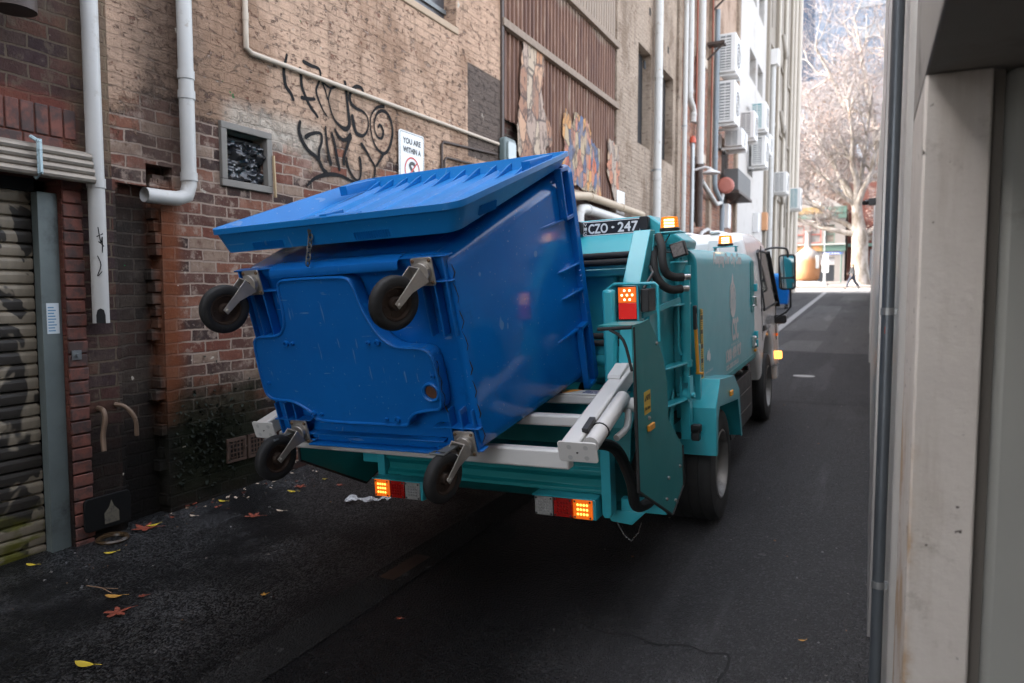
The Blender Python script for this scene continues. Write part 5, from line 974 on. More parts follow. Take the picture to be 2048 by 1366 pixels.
g=MB(); rg=random.Random(6); P=[(.592+.010*math.sin(i*2.1),.026+.006*rg.random(),.40-i*.035) for i in range(24)]; g.tube(P,[.0012+.0022*rg.random() for _ in P],5)
P=[(.462+.006*math.sin(i*1.7),-.021,.0-i*.02) for i in range(13)]; g.tube(P,[.001+.0025*rg.random() for _ in P],5); g.build('grime_seam',M('caked grime',(.008,.008,.008),.9),body)
# casters
ZN=M('worn zinc plate',(.50,.47,.43),.36,.75,var=.3,scale=20,dirt=(.10,.07,.05),dirtamt=.28,dscale=20)
TYRE=M('scuffed caster tyre',(.014,.014,.014),.7,var=.5,scale=30,bmp=.4,bscale=60,dirt=(.09,.085,.08),dirtamt=.22,dscale=30)
HUB=M('rusty hub',(.045,.028,.020),.6,.3,var=.4,scale=20)
def caster(px,pu,wx,wy,wu,yaw,brake,first=None):
    axis=Vector((math.cos(yaw),math.sin(yaw)*.9,-.10)).normalized(); c=Vector((wx,wy,wu)); piv=Vector((px,-.035,pu)); dn=(c-piv); dn=(dn-axis*dn.dot(axis)).normalized(); sd=axis.cross(dn)
    g=MB(); g.prism(rrect(.052,.060,.012,3),(px,-.004,pu),(1,0,0),(0,0,1),(0,-.008,0)); g.cyl((px,-.012,pu),(px,-.036,pu),.042,20)
    ca=g.build('caster',ZN,BN,bevel=.002)
    RB2=M('rusty bolt',(.20,.13,.08),.4,.7,var=.4)
    for i in (-.040,.040):
        for j in (-.046,.046): g=MB(); g.lathe([(.008,0),(.008,.005),(.004,.008),(0,.008)],Matrix.Translation((px+i,-.012,pu+j))@Matrix.Rotation(R(90),4,'X'),6); g.build('bolt',RB2,ca)
    g=MB(); g.cyl((px,-.036,pu),(px,-.046,pu),.012,10); g.build('kingpin',RB2,ca)
    g=MB()
    top=piv+Vector((0,-.004,0))
    for s in (-1,1):
        o=c+axis*(s*.034); p1=top+axis*(s*.032); w0=.040;w1=.015
        q=[p1+sd*w0,p1-sd*w0,(p1*.45+o*.55)-sd*(w0*.66),o-sd*w1+dn*.012,o+sd*w1+dn*.012,(p1*.45+o*.55)+sd*(w0*.30)]
        g.add(q+[v+axis*(s*.004) for v in q],[(0,1,2,3,4,5),(11,10,9,8,7,6)]+[(i,(i+1)%6,6+(i+1)%6,6+i) for i in range(6)])
    q=[top+axis*-.034+sd*.04,top+axis*.034+sd*.04,top+axis*.034-sd*.04,top+axis*-.034-sd*.04]; nn=dn*.006; g.add(q+[v+nn for v in q],[(0,1,2,3),(7,6,5,4),(0,1,5,4),(1,2,6,5),(2,3,7,6),(3,0,4,7)])
    g.cyl(c-axis*.044,c+axis*.044,.008,10); g.build('fork',ZN,ca,bevel=.001)
    Q=Matrix((( sd.x,dn.x,axis.x,c.x),(sd.y,dn.y,axis.y,c.y),(sd.z,dn.z,axis.z,c.z),(0,0,0,1)))
    g=MB(); g.lathe([(.072,-.022),(.080,-.025),(.104,-.022),(.111,-.014),(.113,0),(.111,.014),(.104,.022),(.080,.025),(.072,.022)],Q,36); g.build('tyre',TYRE,ca,ang=50)
    g=MB(); g.lathe([(.072,-.020),(.062,-.008),(.030,-.006),(.024,-.026),(0,-.026)],Q,28); g.lathe([(.072,.020),(.066,.021),(.060,.008),(.030,.006),(.024,.026),(0,.026)],Q,28)
    for k in range(6): a=k*math.pi/3; g.lathe([(.006,.008),(0,.011)],Q@Matrix.Translation((.046*math.cos(a),.046*math.sin(a),0)),8)
    g.build('hub',HUB,ca)
    if brake:
        g=MB(); o=piv-axis*.0+Vector((-.04,-.05,.012)); g.bar(o+Vector((.01,.03,0)),o+Vector((0,-.05,.01)),.05,.006,up=(0,0,1)); g.tube([o+Vector((-.03,-.05,.012)),o+Vector((-.035,-.09,.02)),o+Vector((.035,-.09,.02)),o+Vector((.03,-.05,.012))],.005,6)
        for k in range(3): g.box(o.x-.022,o.x+.022,o.y-.03+.0*k,o.y-.02,o.z-.03-k*.022,o.z-.015-k*.022)
        g.build('brake_pedal',DSTEEL,ca)
    return ca
caster(.475,.385,.415,-.165,.300,-.42,False)
caster(-.485,.385,-.535,-.165,.305,-.42,False)
caster(.515,-.395,.475,-.165,-.480,-.18,True)
caster(-.435,-.385,-.475,-.165,-.452,-.18,True)
# chain hanging from the lid skirt, in world terms straight down
inv=BM.inverted(); top=Vector((-.085,.028,.60)); dwn=(inv.to_3x3()@Vector((-.12,-.04,-1))).normalized()
g=chain([top+Vector((0,-.012,0)),top+Vector((0,-.016,-.02)),top+Vector((-.0,-.016,-.02))+dwn*.135],.020,.0035,.022); g.cyl(top+Vector((0,.01,0)),top+Vector((0,-.02,0)),.012,8); g.build('lid_chain',DSTEEL,lid)
# ---------------------------------------------------------------- across the street
CREAM=M('cream stucco',(.135,.122,.115),.8,var=.06,scale=1,world=True,dirt=(.34,.29,.26),dirtamt=.25,dscale=.7)
GRN=M('shop green',(.055,.105,.085),.6,world=True); OCH=M('shop ochre',(.22,.145,.05),.6,var=.1,world=True)
def bbox(x0,x1,y0,y1,z0,z1,name,m,P_,**k): g=MB(); g.box(x0,x1,y0,y1,z0,z1); return g.build(name,m,P_,world=True,**k)
SHP=thing('corner_shop','two storey cream corner shop with ochre and green sign bands','shop',(-6,78,2.9))
g=MB()
wins=[(-7.25,-5.95),(-5.45,-4.4),(-4.05,-3.2)]
xs=[-14,-9.2,-8.0]+[q for w in wins for q in w]+[-2.28]
def facade(mb,xs_,z0,z1,holes,y,d):
    Xs=sorted({xs_[0],xs_[1],*[h[0] for h in holes],*[h[1] for h in holes]}); Zs=sorted({z0,z1,*[h[2] for h in holes],*[h[3] for h in holes]})
    for a,b in zip(Xs,Xs[1:]):
        for c,dd in zip(Zs,Zs[1:]):
            if any(a>=h[0]-1e-6 and b<=h[1]+1e-6 and c>=h[2]-1e-6 and dd<=h[3]+1e-6 for h in holes): continue
            mb.add([(a,y,c),(b,y,c),(b,y,dd),(a,y,dd)],[(0,1,2,3)])
    for a,b,c,dd in holes: mb.add([(a,y,c),(b,y,c),(b,y,dd),(a,y,dd),(a,y+d,c),(b,y+d,c),(b,y+d,dd),(a,y+d,dd)],[(0,1,5,4),(1,2,6,5),(2,3,7,6),(3,0,4,7)])
    mb.add([(xs_[0],y,z0),(xs_[0],y+8,z0),(xs_[0],y+8,z1),(xs_[0],y,z1),(xs_[1],y,z0),(xs_[1],y+8,z0),(xs_[1],y+8,z1),(xs_[1],y,z1)],[(0,1,2,3),(4,5,6,7),(3,7,6,2)])
H=[(a,b,6.62,8.4) for a,b in wins]+[(-9.2,-8.0,6.62,8.4),(-5.6,-3.15,2.9,5.3),(-12,-6.6,3.4,5.3)]
facade(g,(-14,-2.28),2.6,9.9,H,76,.3); g.build('wall',CREAM,SHP,world=True,smooth=False)
for a,b in wins+[(-9.2,-8.0)]:
    w=bbox(a,b,76.22,76.28,6.62,8.4,'window',M('net curtain',(.18,.175,.17),.6,var=.2,world=True) if a<-4.2 else M('boarded window',(.16,.13,.11),.6,var=.3,world=True),SHP)
    g=MB(); fr=.09
    for q in ((a,a+fr,6.62,8.4),(b-fr,b,6.62,8.4),(a,b,6.62,6.62+fr),(a,b,8.4-fr,8.4),(a,b,7.45,7.53)): g.box(q[0],q[1],76.10,76.2,q[2],q[3])
    g.build('frame',M('red frame',(.26,.06,.04),.6) if a<-4.2 else GRN,w,world=True)
bbox(-14,-2.2,75.86,75.995,9.0,9.45,'cornice',GRN,SHP); bbox(-14,-4.2,75.80,75.855,9.5,10.1,'top_sign',OCH,SHP); bbox(-4.19,-2.2,75.80,75.995,9.5,10.1,'top_sign_green',GRN,SHP)
bbox(-14,-4.26,75.85,75.995,5.85,6.40,'sign_band',OCH,SHP); bbox(-4.25,-2.2,75.85,75.995,5.85,6.40,'sign_band_green',GRN,SHP); bbox(-14,-2.2,75.7,75.995,6.42,6.55,'awning_rail',M('awning grey',(.25,.26,.25),.6),SHP)
g=MB()
for i,(x,h) in enumerate(((-6.9,.22),(-6.3,.30),(-5.6,.25),(-5.0,.30))): g.box(x,x+.42,75.835,75.849,6.0,6.0+h)
g.build('faded_lettering',M('faded red letters',(.55,.16,.07),.6),SHP,world=True)
bbox(-5.6,-3.15,76.25,76.29,2.9,4.5,'door',M('dark shopfront',(.015,.018,.022),.3,world=True),SHP); bbox(-5.6,-3.15,76.2,76.24,4.52,5.3,'fanlight',M('grey fascia',(.25,.25,.26),.5),SHP); bbox(-12,-6.6,76.25,76.29,3.4,5.3,'shop_window',GLASSD,SHP)
g=MB(); g.prism([(-16,10.0),(-2.2,10.0),(-5.2,11.9),(-13,11.9)],(0,77,0),(1,0,0),(0,0,1),(0,5,0)); g.build('roof',M('pale tin roof',(.18,.17,.165),.5,world=True),SHP,world=True)
RB=thing('red_brick_shop','dark red brick shop behind the plane tree trunk','building',(2,80,3))
g=MB(); g.box(-2.1,14,78,88,2.5,12.5); g.build('wall',brick('far red brick',[(.09,.028,.022),(.11,.036,.028)],(.10,.06,.05)),RB,world=True,smooth=False)
for i in range(4): bbox(-1.6+i*1.5,-.8+i*1.5,77.9,77.99,3.2,6.0,'window',M('shop glass',(.10,.11,.12),.3,var=.4,world=True),RB); 
bbox(-2.1,14,77.5,77.99,6.3,6.6,'awning',GRN,RB)
OB_=thing('orange_brick_building','long orange brick building rising behind the corner shop','building',(-10,92,3))
g=MB(); facade(g,(-60,-1.5),3,17,[(-12+i*2.6,-10.8+i*2.6,13.2,15.4) for i in range(4)],90,.3); g.build('wall',brick('orange brick',[(.15,.085,.065),(.17,.10,.075),(.14,.075,.055)],(.15,.125,.11)),OB_,world=True,smooth=False)
for i in range(4): bbox(-12+i*2.6,-10.8+i*2.6,90.2,90.26,13.2,15.4,'window',M('blue grey glass',(.12,.16,.20),.2,world=True),OB_)
PB=thing('pale_office_building','pale grey office block with square windows behind bare branches','building',(-8,112,3))
PBM=M('pale lilac concrete',(.105,.10,.11),.8,var=.05,world=True)
g=MB(); hs=[(x,x+3.2,z,z+3.0) for x in (-22,-16.5,-10.6,-4.0,1.5,7,12.5) for z in (14.6,19.8,25)]; facade(g,(-40,26),3,31.5,hs,110,.5); g.build('wall',PBM,PB,world=True,smooth=False)
for a,b,c,d in hs:
    w=bbox(a,b,110.4,110.46,c,d,'window',M('office glass',(.26,.30,.35),.15,var=.3,world=True),PB)
    bbox((a+b)/2-.08,(a+b)/2+.08,110.3,110.38,c,d,'mullion',PBM,w)
TW=thing('glass_tower','blue grey panelled tower far behind the tree tops','tower',(-12,170,3))
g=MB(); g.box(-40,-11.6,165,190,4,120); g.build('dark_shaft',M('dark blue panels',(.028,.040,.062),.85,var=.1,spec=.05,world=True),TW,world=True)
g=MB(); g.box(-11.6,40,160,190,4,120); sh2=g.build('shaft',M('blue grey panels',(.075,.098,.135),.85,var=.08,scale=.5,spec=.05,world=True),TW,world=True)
g=MB()
for x in range(-9,38,4): g.box(x,x+.12,159.95,159.995,4,120)
for z in range(8,118,5): g.box(-11.6,40,159.94,159.99,z,z+.14)
g.build('panel_joint',M('joint',(.05,.07,.10),.5),sh2,world=True)
for z in (52,58,64): bbox(-4,6,159.8,159.93,z,z+2.6,'window_band',M('sky glass',(.07,.09,.115),.6,world=True),sh2)
# ---------------------------------------------------------------- rusty flask sculpture, poles, lamp
o=thing('flask_sculpture','huge rust orange flask shaped sculpture with a white neck on the footpath','sculpture',(-4.85,66,2.58))
RSC,t,b=nm('orange rust'); v=obc(t); c=mixc(t,noise_(t,mapv(t,v,(2.5,2.5,.5)),2,7,.65),(.20,.075,.022),(.27,.13,.055)); sx=N(t,'SeparateXYZ'); t.links.new(v,sx.inputs[0]); wh=step(t,mth(t,'ADD',sx.outputs[2],mth(t,'MULTIPLY',noise_(t,v,2,6),1.1)),2.35,3.0); c=mixc(t,wh,c,(.20,.18,.17)); t.links.new(c,b.inputs['Base Color']); b.inputs['Roughness'].default_value=.7
I=Matrix.Identity(4)
g=MB(); g.lathe([(.55,.2),(.80,.24),(.95,.42),(1.02,1.0),(1.03,1.7),(1.0,2.2),(.90,2.5),(.62,2.78),(.36,2.95),(.25,3.12),(.20,3.45),(.19,4.2),(.20,4.32),(.27,4.36),(.28,4.44),(.20,4.46),(.17,4.40),(0,4.3)],I,32); fb=g.build('vessel',RSC,o,ang=60)
g=MB(); g.box(-.7,.7,-.7,.7,-.1,.2); g.build('plinth',CONC,o,bevel=.03)
g=MB(); g.box(.72,.98,-.86,-.70,1.25,2.35); g.build('side_plate',STEEL,fb,bevel=.02)
def post(x,y,h,name,label,cat,r=.035,m=STEEL): 
    z=2.27+(y-59)*.038; t=thing(name,label,cat,(x,y,z)); g=MB(); g.cyl((0,0,-.1),(0,0,h),r,10); g.build('pole',m,t); return t
o=post(-3.30,63.5,2.55,'parking_sign','pair of white parking signs on a steel post by the flask','sign')
for z0,z1 in ((1.75,2.5),(1.0,1.7)): g=MB(); g.prism(rrect(.20 if z0>1.5 else .24,(z1-z0)/2,.05,3,0,(z0+z1)/2),(0,-.05,0),(1,0,0),(0,0,1),(0,.02,0)); s_=g.build('plate',SGN,o); g=MB(); g.box(-.12,.12,-.056,-.0515,z0+.12,z0+.2); g.box(-.1,.1,-.056,-.0515,z0+.42,z0+.5); g.build('print',SRD if z0>1.5 else SBL,s_)
o=post(-2.35,70,2.9,'street_name_sign','small blue street name blade on a green pole beyond the parking signs','sign',.06,GRN)
g=MB(); g.box(-1.5,.1,-.02,.02,2.55,2.72); bl_=g.build('blade',M('street blue',(.03,.10,.50),.5),o); g=MB(); text(g,'LONSDALE',(-1.2,-.025,2.58),(1,0,0),(0,0,1),1.1,.11); g.build('lettering',SGN,bl_,smooth=False) if False else None
g=MB()
for i in range(5): g.box(-1.3+i*.24,-1.16+i*.24,-.026,-.021,2.59,2.67)
g.build('pale_letters',SGN,bl_)
o=post(-3.7,69,6.8,'street_lamp','slim street lamp with a flat white disc head above the shop roofline','street lamp',.05); g=MB(); g.lathe([(0,.06),(.20,.03),(.42,-.02),(.36,-.06),(.05,-.04)],Matrix.Translation((0,0,6.85)),18); g.build('lamp_head',OFFWHITE,o)
o=post(.35,66,8.6,'street_lamp','street lamp with a grey arm reaching left in front of the tree','street lamp',.08); g=MB(); g.tube([(0,0,8.4),(-.6,0,8.55),(-1.3,0,8.55)],.05,8); g.box(-1.75,-1.2,-.12,.12,8.5,8.62); g.build('lamp_arm',STEEL,o)
# ---------------------------------------------------------------- plane trees
BARK,t,b=nm('plane tree bark'); v=pos(t); c=ramp(t,noise_(t,mapv(t,v,(1,1,.45)),2.2,7,.65),[(.35,(.085,.064,.046)),(.48,(.15,.13,.11)),(.58,(.235,.21,.19))]); t.links.new(c,b.inputs['Base Color']); b.inputs['Roughness'].default_value=.85
TWIG=M('twig bark',(.165,.148,.145),.85,var=.25,scale=2); DRY=M('dry leaf',(.155,.105,.085),.8,var=.35,scale=1)
def tree(name,label,base,trunk,limbs,seed,nt_=5,leaf=0.5,group=None,crownz=(4,15)):
    rg=random.Random(seed); t=thing(name,label,'tree',base,group)
    tr=MB(); cr=MB(); lf=MB()
    tr.tube(smooth2([p for p,_ in trunk],4),[q for i in range(len(trunk)-1) for q in [trunk[i][1]+(trunk[i+1][1]-trunk[i][1])*j/4 for j in range(4)]]+[trunk[-1][1]],14)
    def grow(p,d,L,r,lev):
        pts=[p]; rs=[r]; q=p.copy(); dd=d.copy(); n=4 if lev<2 else 3; tips=[]
        for i in range(n):
            dd=(dd+Vector((rg.gauss(0,.20),rg.gauss(0,.20),rg.gauss(.06,.16)))).normalized(); q=q+dd*(L/n); pts.append(q.copy()); rs.append(max(.005,r*(1-.72*(i+1)/n))); tips.append((q.copy(),dd.copy(),rs[-1]))
        (tr if r>.05 else cr).tube(pts,rs,7 if r>.05 else 3,cap=False)
        if lev>=nt_:
            if rg.random()<leaf:
                for _ in range(2):
                    a=q+Vector((rg.gauss(0,.09),rg.gauss(0,.09),rg.gauss(0,.09))); e=Vector((rg.gauss(0,1),rg.gauss(0,1),rg.gauss(0,1))).normalized()*rg.uniform(.05,.11); f_=e.cross(Vector((rg.gauss(0,1),rg.gauss(0,1),1))).normalized()*rg.uniform(.03,.07)
                    lf.add([a-e,a-f_*.8,a+e,a+f_],[(0,1,2,3)])
            return
        for (c,dc,rc) in tips:
            for _ in range(2 if (lev<2 or rg.random()<.75) else 1):
                s=Vector((rg.gauss(0,1),rg.gauss(0,1),rg.gauss(.25,.8))).normalized(); nd=(dc*.75+s*.75).normalized(); grow(c,nd,L*rg.uniform(.50,.74),max(.007,rc*.72),lev+1)
    for (p,e,r) in limbs:
        p=Vector(p);e=Vector(e); d=(e-p); L=d.length; d.normalize(); pts=[p]; rs=[r]; 
        for i in range(1,6):
            f_=i/5; q=p+(e-p)*f_+Vector((rg.gauss(0,.10),rg.gauss(0,.10),-.25*math.sin(math.pi*f_)*(.6 if d.z<.5 else 0)+rg.gauss(0,.08)))*min(1,L/4); pts.append(q); rs.append(r*(1-.75*f_))
        P2=smooth2([tuple(a) for a in pts],3); tr.tube(P2,[r*(1-.75*i/(len(P2)-1)) for i in range(len(P2))],8,cap=False)
        for i in range(2,6):
            for _ in range(2):
                s=Vector((rg.gauss(0,1),rg.gauss(0,1),rg.gauss(.5,.7))).normalized(); grow(Vector(pts[i]),(d*.5+s).normalized(),L*rg.uniform(.22,.40),rs[i]*.62,2)
    tr.build('trunk',BARK,t,ang=80); cr.build('twigs',TWIG,t,smooth=False); lf.build('dry_leaves',DRY,t,smooth=False)
    return t
tree('plane_tree','mottled bare plane tree with a thick pale trunk on the far footpath','@',None,None,0) if False else None
tree('plane_tree','mottled bare plane tree with a thick pale trunk on the far footpath',(-.75,63,2.4),
 [((0,0,-.2),1.05),((0,0,.25),.80),((-.02,0,1.2),.66),((-.05,0,2.6),.60),((-.08,0,3.6),.62),((-.15,0,4.3),.56),((-.3,0,5.4),.42),((-.4,.1,6.6),.36)],
 [((-.2,-.1,3.9),(-5.2,-.6,5.6),.24),((-.2,0,4.1),(-4.9,.4,7.6),.24),((.1,0,3.9),(3.2,-.3,6.4),.26),((.1,0,3.6),(4.5,.5,5.6),.22),((-.4,.1,6.4),(-3.6,1,12.6),.24),((-.4,.1,6.5),(-1.2,-1,14.5),.26),((-.35,0,6.0),(1.6,.6,13.2),.26),((-.4,0,6.2),(-4.6,-1.4,10.2),.18),((-.3,.2,6.3),(.4,2,15.5),.22),((-.3,0,5.6),(-2.6,2.5,10.5),.2)],11,5,.35)
BT=[((0,0,-.2),.6),((0,0,1),.45),((.05,0,2.6),.38),((.1,0,4.5),.34)]
BLm=[((.1,0,4.2),(-3,-1,11),.2),((.1,0,4.4),(0,1,14),.22),((.1,0,4.3),(3,.5,11.5),.2),((.1,0,4.0),(-3.6,.5,8),.16),((.1,0,4.2),(3.8,-.8,8.4),.16),((.1,0,4.4),(-1.5,2,13),.18),((.1,0,4.4),(1.6,-1.5,13.4),.18)]
for i,(x,y,sc,sd,l) in enumerate(((-9.5,69,1.05,21,'bare twiggy plane tree mostly hidden behind the beige building'),(-6.5,84,1.32,33,'tall bare tree with dry leaves rising behind the corner shop'),(1.0,86,2.3,44,'tallest bare tree rising behind the red brick shop'))):
    tree('plane_tree',l,(x,y,2.6),[((p[0]*sc,p[1]*sc,p[2]*sc),r*sc) for p,r in BT],[(tuple(q*sc for q in a),tuple(q*sc for q in b_),r*sc) for a,b_,r in BLm],sd,5,.5)
# ---------------------------------------------------------------- second bin behind the cab
o=thing('waste_bin','second blue wheeled bin parked down the lane by the left wall','bin',(-3.35,30.5,S*30.5))
g=MB(); g.ring([[(p[0],p[1],z) for p in rrect(hx,hy,.07,3)] for z,hx,hy in ((.20,.40,.33),(.25,.44,.36),(1.15,.52,.46),(1.2,.56,.50),(1.28,.56,.50))]); g.build('body',BL,o)
g=MB(); g.ring([[(p[0],p[1]-.02,z) for p in rrect(hx,hy,.07,3)] for z,hx,hy in ((1.29,.57,.52),(1.36,.56,.50),(1.42,.46,.40))]); g.build('lid',BLL,o)
for i in (-.36,.36):
    for j in (-.28,.28): g=MB(); g.cyl((i-.03,j,.1),(i+.03,j,.1),.1,14); g.box(i-.01,i+.01,j-.03,j+.03,.1,.24); g.build('caster',RUBBER,o)
# ---------------------------------------------------------------- person striding across the street end
Pn=thing('person','person with long fair hair in dark top and trousers striding left across street','person',(-1.12,56.3,S*56.3+.004))
SKIN=M('skin',(.20,.125,.09),.6,var=.05); CLO=M('charcoal cloth',(.014,.015,.018),.85,var=.2); CLO2=M('navy trousers',(.014,.018,.030),.85,var=.2); HAIR=M('fair hair',(.22,.15,.09),.6,var=.15); SHOE=M('dark shoes',(.012,.011,.010),.5)
def skin(name,pts,edges,m,parent,root=0,sub=2):
    me=bpy.data.meshes.new(name); me.from_pydata([p[0] for p in pts],edges,[]); me.materials.append(m); o=bpy.data.objects.new(name,me); COL.objects.link(o); o.parent=parent
    o.modifiers.new('skin','SKIN'); lay=me.skin_vertices[0].data if me.skin_vertices else None
    if lay is None:
        bpy.context.view_layer.update(); bm=bmesh.new(); bm.from_mesh(me); L=bm.verts.layers.skin.verify(); bm.to_mesh(me); bm.free(); lay=me.skin_vertices[0].data
    for i,p in enumerate(pts): r=p[1]; lay[i].radius=(r,r) if not isinstance(r,tuple) else r; lay[i].use_root=(i==root)
    s=o.modifiers.new('sub','SUBSURF'); s.levels=sub; s.render_levels=sub
    for pl in me.polygons: pl.use_smooth=True
    return o
# walks towards -x
J=[((0,0,.93),.10),((.0,.0,1.12),.105),((-.03,0,1.32),.115),((-.05,0,1.45),.055),((-.06,0,1.53),.05),((-.075,0,1.60),.085),((-.085,0,1.68),.075),
 ((-.03,-.17,1.38),.05),((.08,-.21,1.12),.038),((-.04,-.20,.90),.03),((-.08,-.19,.83),.026),((-.03,.17,1.38),.05),((-.13,.20,1.12),.038),((-.30,.16,1.00),.03),((-.37,.14,.98),.026),
 ((-.03,-.09,.86),.085),((-.24,-.09,.50),.058),((-.36,-.09,.10),.036),((-.48,-.09,.06),.03),((.03,.09,.86),.085),((.13,.09,.48),.058),((.40,.09,.17),.036),((.36,.09,.05),.03)]
Ed=[(0,1),(1,2),(2,3),(3,4),(4,5),(5,6),(2,7),(7,8),(8,9),(9,10),(2,11),(11,12),(12,13),(13,14),(0,15),(15,16),(16,17),(17,18),(0,19),(19,20),(20,21),(21,22)]
Pn.scale=(1.08,1.08,1.08); skin('body',J,Ed,SKIN,Pn)
skin('trousers',[((0,0,.95),.15),((-.03,-.09,.86),.13),((-.24,-.09,.50),.082),((-.355,-.09,.11),.075),((.03,.09,.86),.13),((.13,.09,.48),.10),((.385,.09,.18),.075)],[(0,1),(1,2),(2,3),(0,4),(4,5),(5,6)],CLO2,Pn)
skin('top',[((0,0,.86),.17),((.0,0,1.14),.16),((-.03,0,1.33),.17),((-.045,0,1.43),.10),((-.03,-.17,1.38),.09),((.08,-.21,1.12),.07),((-.03,.17,1.38),.09),((-.13,.20,1.12),.07),((-.04,-.20,.92),.06),((-.29,.16,1.005),.06)],[(0,1),(1,2),(2,3),(2,4),(4,5),(2,6),(6,7),(5,8),(7,9)],CLO,Pn)
skin('hair',[((-.055,0,1.69),.088),((-.02,0,1.62),.10),((.02,0,1.50),.085),((.05,0,1.36),.065),((.055,0,1.26),.03)],[(0,1),(1,2),(2,3),(3,4)],HAIR,Pn)
for a,b_ in (((-.34,-.09,.05),(-.52,-.09,.045)),((.42,.09,.14),(.32,.09,.03))):
    g=MB(); g.tube([a,b_],[.05,.035],8); g.build('shoe',SHOE,Pn)
# ---------------------------------------------------------------- litter on the asphalt
YLF=M('yellow leaf',(.55,.40,.03),.6,var=.2,scale=20); OLF=M('ochre leaf',(.48,.24,.04),.6,var=.25,scale=20); RLF=M('red brown leaf',(.22,.045,.022),.65,var=.35,scale=20); PLF=M('pale leaf',(.45,.35,.26),.7,var=.2,scale=20)
def leaf(x,y,L,rot,m,label,kind='oval',curl=.25,nm_='leaf'):
    g=MB()
    if kind=='oval':
        n=8; vs=[]
        for i in range(n+1):
            t=i/n; w=L*.22*math.sin(math.pi*min(1,t*1.05))**.8*(1-.35*t)+.0006
            for k in (-1,0,1): vs.append((L*(t-.5),k*w,curl*L*((t-.5)**2*2+abs(k)*.35*w/L*2.5)+.003))
        g.add(vs,[q for i in range(n) for q in ((3*i,3*i+3,3*i+4,3*i+1),(3*i+1,3*i+4,3*i+5,3*i+2))]); g.tube([(L*.5,0,curl*L*.5+.003),(L*.75,.01,curl*L*.3+.004)],.0012,4)
    else:
        out=[]; rg=random.Random(int(x*1000)); 
        for i in range(30):
            a=2*math.pi*i/30; lob=abs(math.cos(a*2.5)); r=L*.5*(.32+.68*lob**1.5)*rg.uniform(.8,1.1); out.append((r*math.cos(a),r*math.sin(a),.004+curl*r*r/L*rg.uniform(.4,1.6)))
        g.add([(0,0,.004)]+out,[(0,i+1,(i+1)%30+1) for i in range(30)]); g.tube([(0,0,.006),(L*.8,L*.1,.006)],.0012,4)
    o=g.build(nm_,m); o.location=(x,y,S*y+.004); o.rotation_euler=(R(2),0,rot); return tag(o,label,'leaf','fallen leaves on the wet asphalt')
leaf(-4.44,2.42,0.075,0.3,YLF,'yellow leaf nearest the roller shutter','oval')
leaf(-3.06,1.87,0.110,0.2,YLF,'largest yellow leaf, nearest the camera at lower left','oval')
leaf(-4.18,2.74,0.075,1.0,YLF,'small yellow leaf just below the brown ring','oval')
leaf(-3.58,2.36,0.100,0.5,OLF,'ochre leaf lying between the twig and a red leaf','oval')
leaf(-4.37,3.18,0.085,1.3,YLF,'upright yellow leaf touching the big red leaf by the wall','oval')
leaf(-4.35,3.75,0.075,0.1,YLF,'curled yellow leaf below the mossy wall','oval')
leaf(-4.03,4.15,0.085,0.2,YLF,'yellow leaf on dry asphalt left of the clear film','oval')
leaf(-4.38,3.12,0.160,0.7,RLF,'big red brown leaf by the wall beside a yellow one','lobed')
leaf(-3.40,2.25,0.130,1.2,RLF,'crumpled red brown leaf right below the ochre leaf','lobed')
leaf(-4.54,3.58,0.160,2.0,RLF,'widest red leaf, flat against the wet foot of the wall','lobed')
leaf(-3.88,3.61,0.120,0.4,RLF,'flat red leaf alone between the wall and the clear film','lobed')
leaf(-3.45,2.43,0.050,0.9,RLF,'small red leaf right of the ochre leaf','lobed')
leaf(-4.07,4.28,0.100,1.7,RLF,'thin red star shaped leaf under the bin','lobed')
leaf(-3.78,3.77,0.070,0.2,PLF,'pale folded leaf left of the clear film','oval')
leaf(-4.28,3.43,0.060,0.1,PLF,'pale curled leaf just below the widest red leaf','oval')
leaf(-2.04,2.81,0.035,0.3,RLF,'tiny rust leaf alone in the dark truck shadow','lobed')
leaf(-2.86,2.72,0.040,1.1,OLF,'tiny ochre leaf alone on the wet asphalt','lobed')
leaf(-3.80,4.44,0.060,0.3,RLF,'tiny red leaf just above the clear film','lobed')
leaf(-4.11,4.78,0.050,0.3,PLF,'pale leaf beyond the hanging caster wheel','oval')
leaf(-4.03,4.52,0.040,0.6,YLF,'tiny yellow leaf beyond the hanging caster wheel','oval')
leaf(-0.23,3.42,0.035,0.4,OLF,'tiny ochre leaf alone at lower right near the pipe','oval')

g=MB(); g.tube([(0,0,.006),(.12,.01,.012),(.22,.0,.006)],.003,5); g.tube([(.12,.01,.012),(.20,.05,.007)],.002,5); o=g.build('twig',M('twig',(.20,.12,.07),.8)); o.location=(-3.85,2.38,0.090); tag(o,'thin forked brown twig lying on the wet asphalt','twig')
g=MB(); n=26; rgp=random.Random(2); vs=[]
for i in range(n+1):
    for j in range(9):
        x=.34*(i/n-.5); w=.045+.03*math.sin(i*.55)+.02*noise.noise((i*.4,0,0)); y=w*(j/4-1); vs.append((x,y+.03*math.sin(i*.3),max(.004,.022+.03*noise.noise((x*16,y*20,3))+.014*noise.noise((x*45,y*45,7)))))
g.add(vs,[(i*9+j,(i+1)*9+j,(i+1)*9+j+1,i*9+j+1) for i in range(n) for j in range(8)])
PF,t,b=nm('clear film'); b.inputs['Base Color'].default_value=(.75,.77,.8,1); b.inputs['Roughness'].default_value=.2; b.inputs['Alpha'].default_value=.62; b.inputs['Specular IOR Level'].default_value=.8
o=g.build('plastic_film',PF,ang=25); o.location=(-3.33,4.21,0.156); o.rotation_euler=(0,0,R(35)); tag(o,'crumpled strip of clear plastic film on the asphalt under the lamp bar','plastic film')
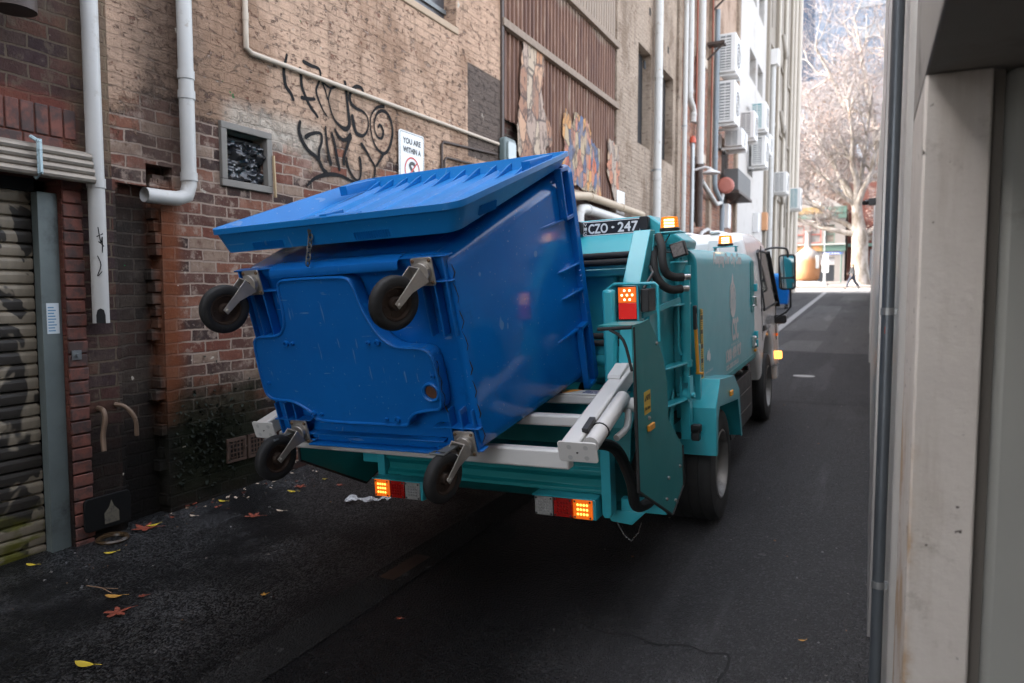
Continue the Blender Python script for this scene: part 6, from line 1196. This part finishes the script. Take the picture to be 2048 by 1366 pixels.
g=MB(); g.lathe([(.095,.002),(.10,.012),(.092,.022),(.075,.02),(.072,.004)],Matrix.Identity(4),28); g.tube([(.09*math.cos(a/6),.09*math.sin(a/6),.022) for a in range(20)],.006,5); o=g.build('tape_roll',M('wet brown ring',(.05,.03,.014),.3,var=.4,scale=15)); o.location=(-4.38,2.89,0.108); tag(o,'wet brown ring like an empty tape roll near the black access cover','ring')
g=MB(); g.box(-.09,.09,-.025,.025,.003,.012); o=g.build('paper_scrap',M('paper scrap',(.42,.37,.30),.8,var=.2)); o.location=(-4.67,2.62,0.098); o.rotation_euler=(0,0,R(60)); tag(o,'flat pale paper scrap at the foot of the shutter','paper')
# small crumbs and grit, uncountable
g=MB(); rg=random.Random(8)
for i in range(300):
    if i<110: x=rg.uniform(-4.45,-3.9)+abs(rg.gauss(0,.12)); y=rg.uniform(2.2,7)
    else: x=rg.uniform(-4.4,-.05); y=rg.uniform(1.6,13)
    s=rg.uniform(.002,.007); z=S*y
    M_=Matrix.Translation((x,y,z+s*.4))@Matrix.Rotation(rg.uniform(0,6),4,'Z'); g.box(-s,s,-s*.7,s*.7,-s*.5,s*.5,rg.randrange(3),M_)
o=g.build('grit',[M('grit pale',(.16,.15,.14),.8),M('grit brown',(.16,.09,.05),.8),M('grit grey',(.14,.14,.14),.8)],smooth=False); tag(o,'tiny crumbs and grit scattered over the asphalt','grit',kind='stuff')
g=MB(); rg=random.Random(12)
for i in range(170):
    x=XL+.03+abs(rg.gauss(0,.13)); y=rg.uniform(3.3,6.6); s=rg.uniform(.006,.022); a=rg.uniform(0,6.3); c_=(x,y,S*y+.006+rg.uniform(0,.012))
    d=Vector((math.cos(a),math.sin(a),rg.uniform(-.3,.3)))*s; e=Vector((-math.sin(a),math.cos(a),rg.uniform(-.4,.4)))*s*rg.uniform(.4,.8); c_=Vector(c_); g.add([c_-d,c_-e*.8,c_+d,c_+e],[(0,1,2,3)],rg.randrange(3))
o=g.build('leaf_litter',[RLF,M('brown crumbs',(.10,.06,.035),.8),PLF],smooth=False); tag(o,'drift of small brown and red leaf bits along the wall foot','leaf litter',kind='stuff')
# moss and fern tufts on the wet foot of the left wall
g=MB(); rg=random.Random(4)
for i in range(600):
    y=rg.gauss(3.75,.22); z=abs(rg.gauss(.62,.18))
    if not(3.45<y<4.35) or z<.15: continue
    a=rg.uniform(-1,1); l=rg.uniform(.015,.045); p=Vector((XL+.003,y,z)); d=Vector((rg.uniform(.3,1),a,rg.uniform(-.9,.6))).normalized()*l; s_=Vector((0,.3,1)).cross(d).normalized()*l*.25
    g.add([p-s_,p+d*.6-s_*1.2,p+d,p+s_],[(0,1,2,3)])
o=g.build('moss',M('moss green',(.005,.009,.003),.95,var=.5,scale=8),smooth=False); tag(o,'dark green moss clinging to the damp foot of the painted brick wall','moss',kind='stuff')
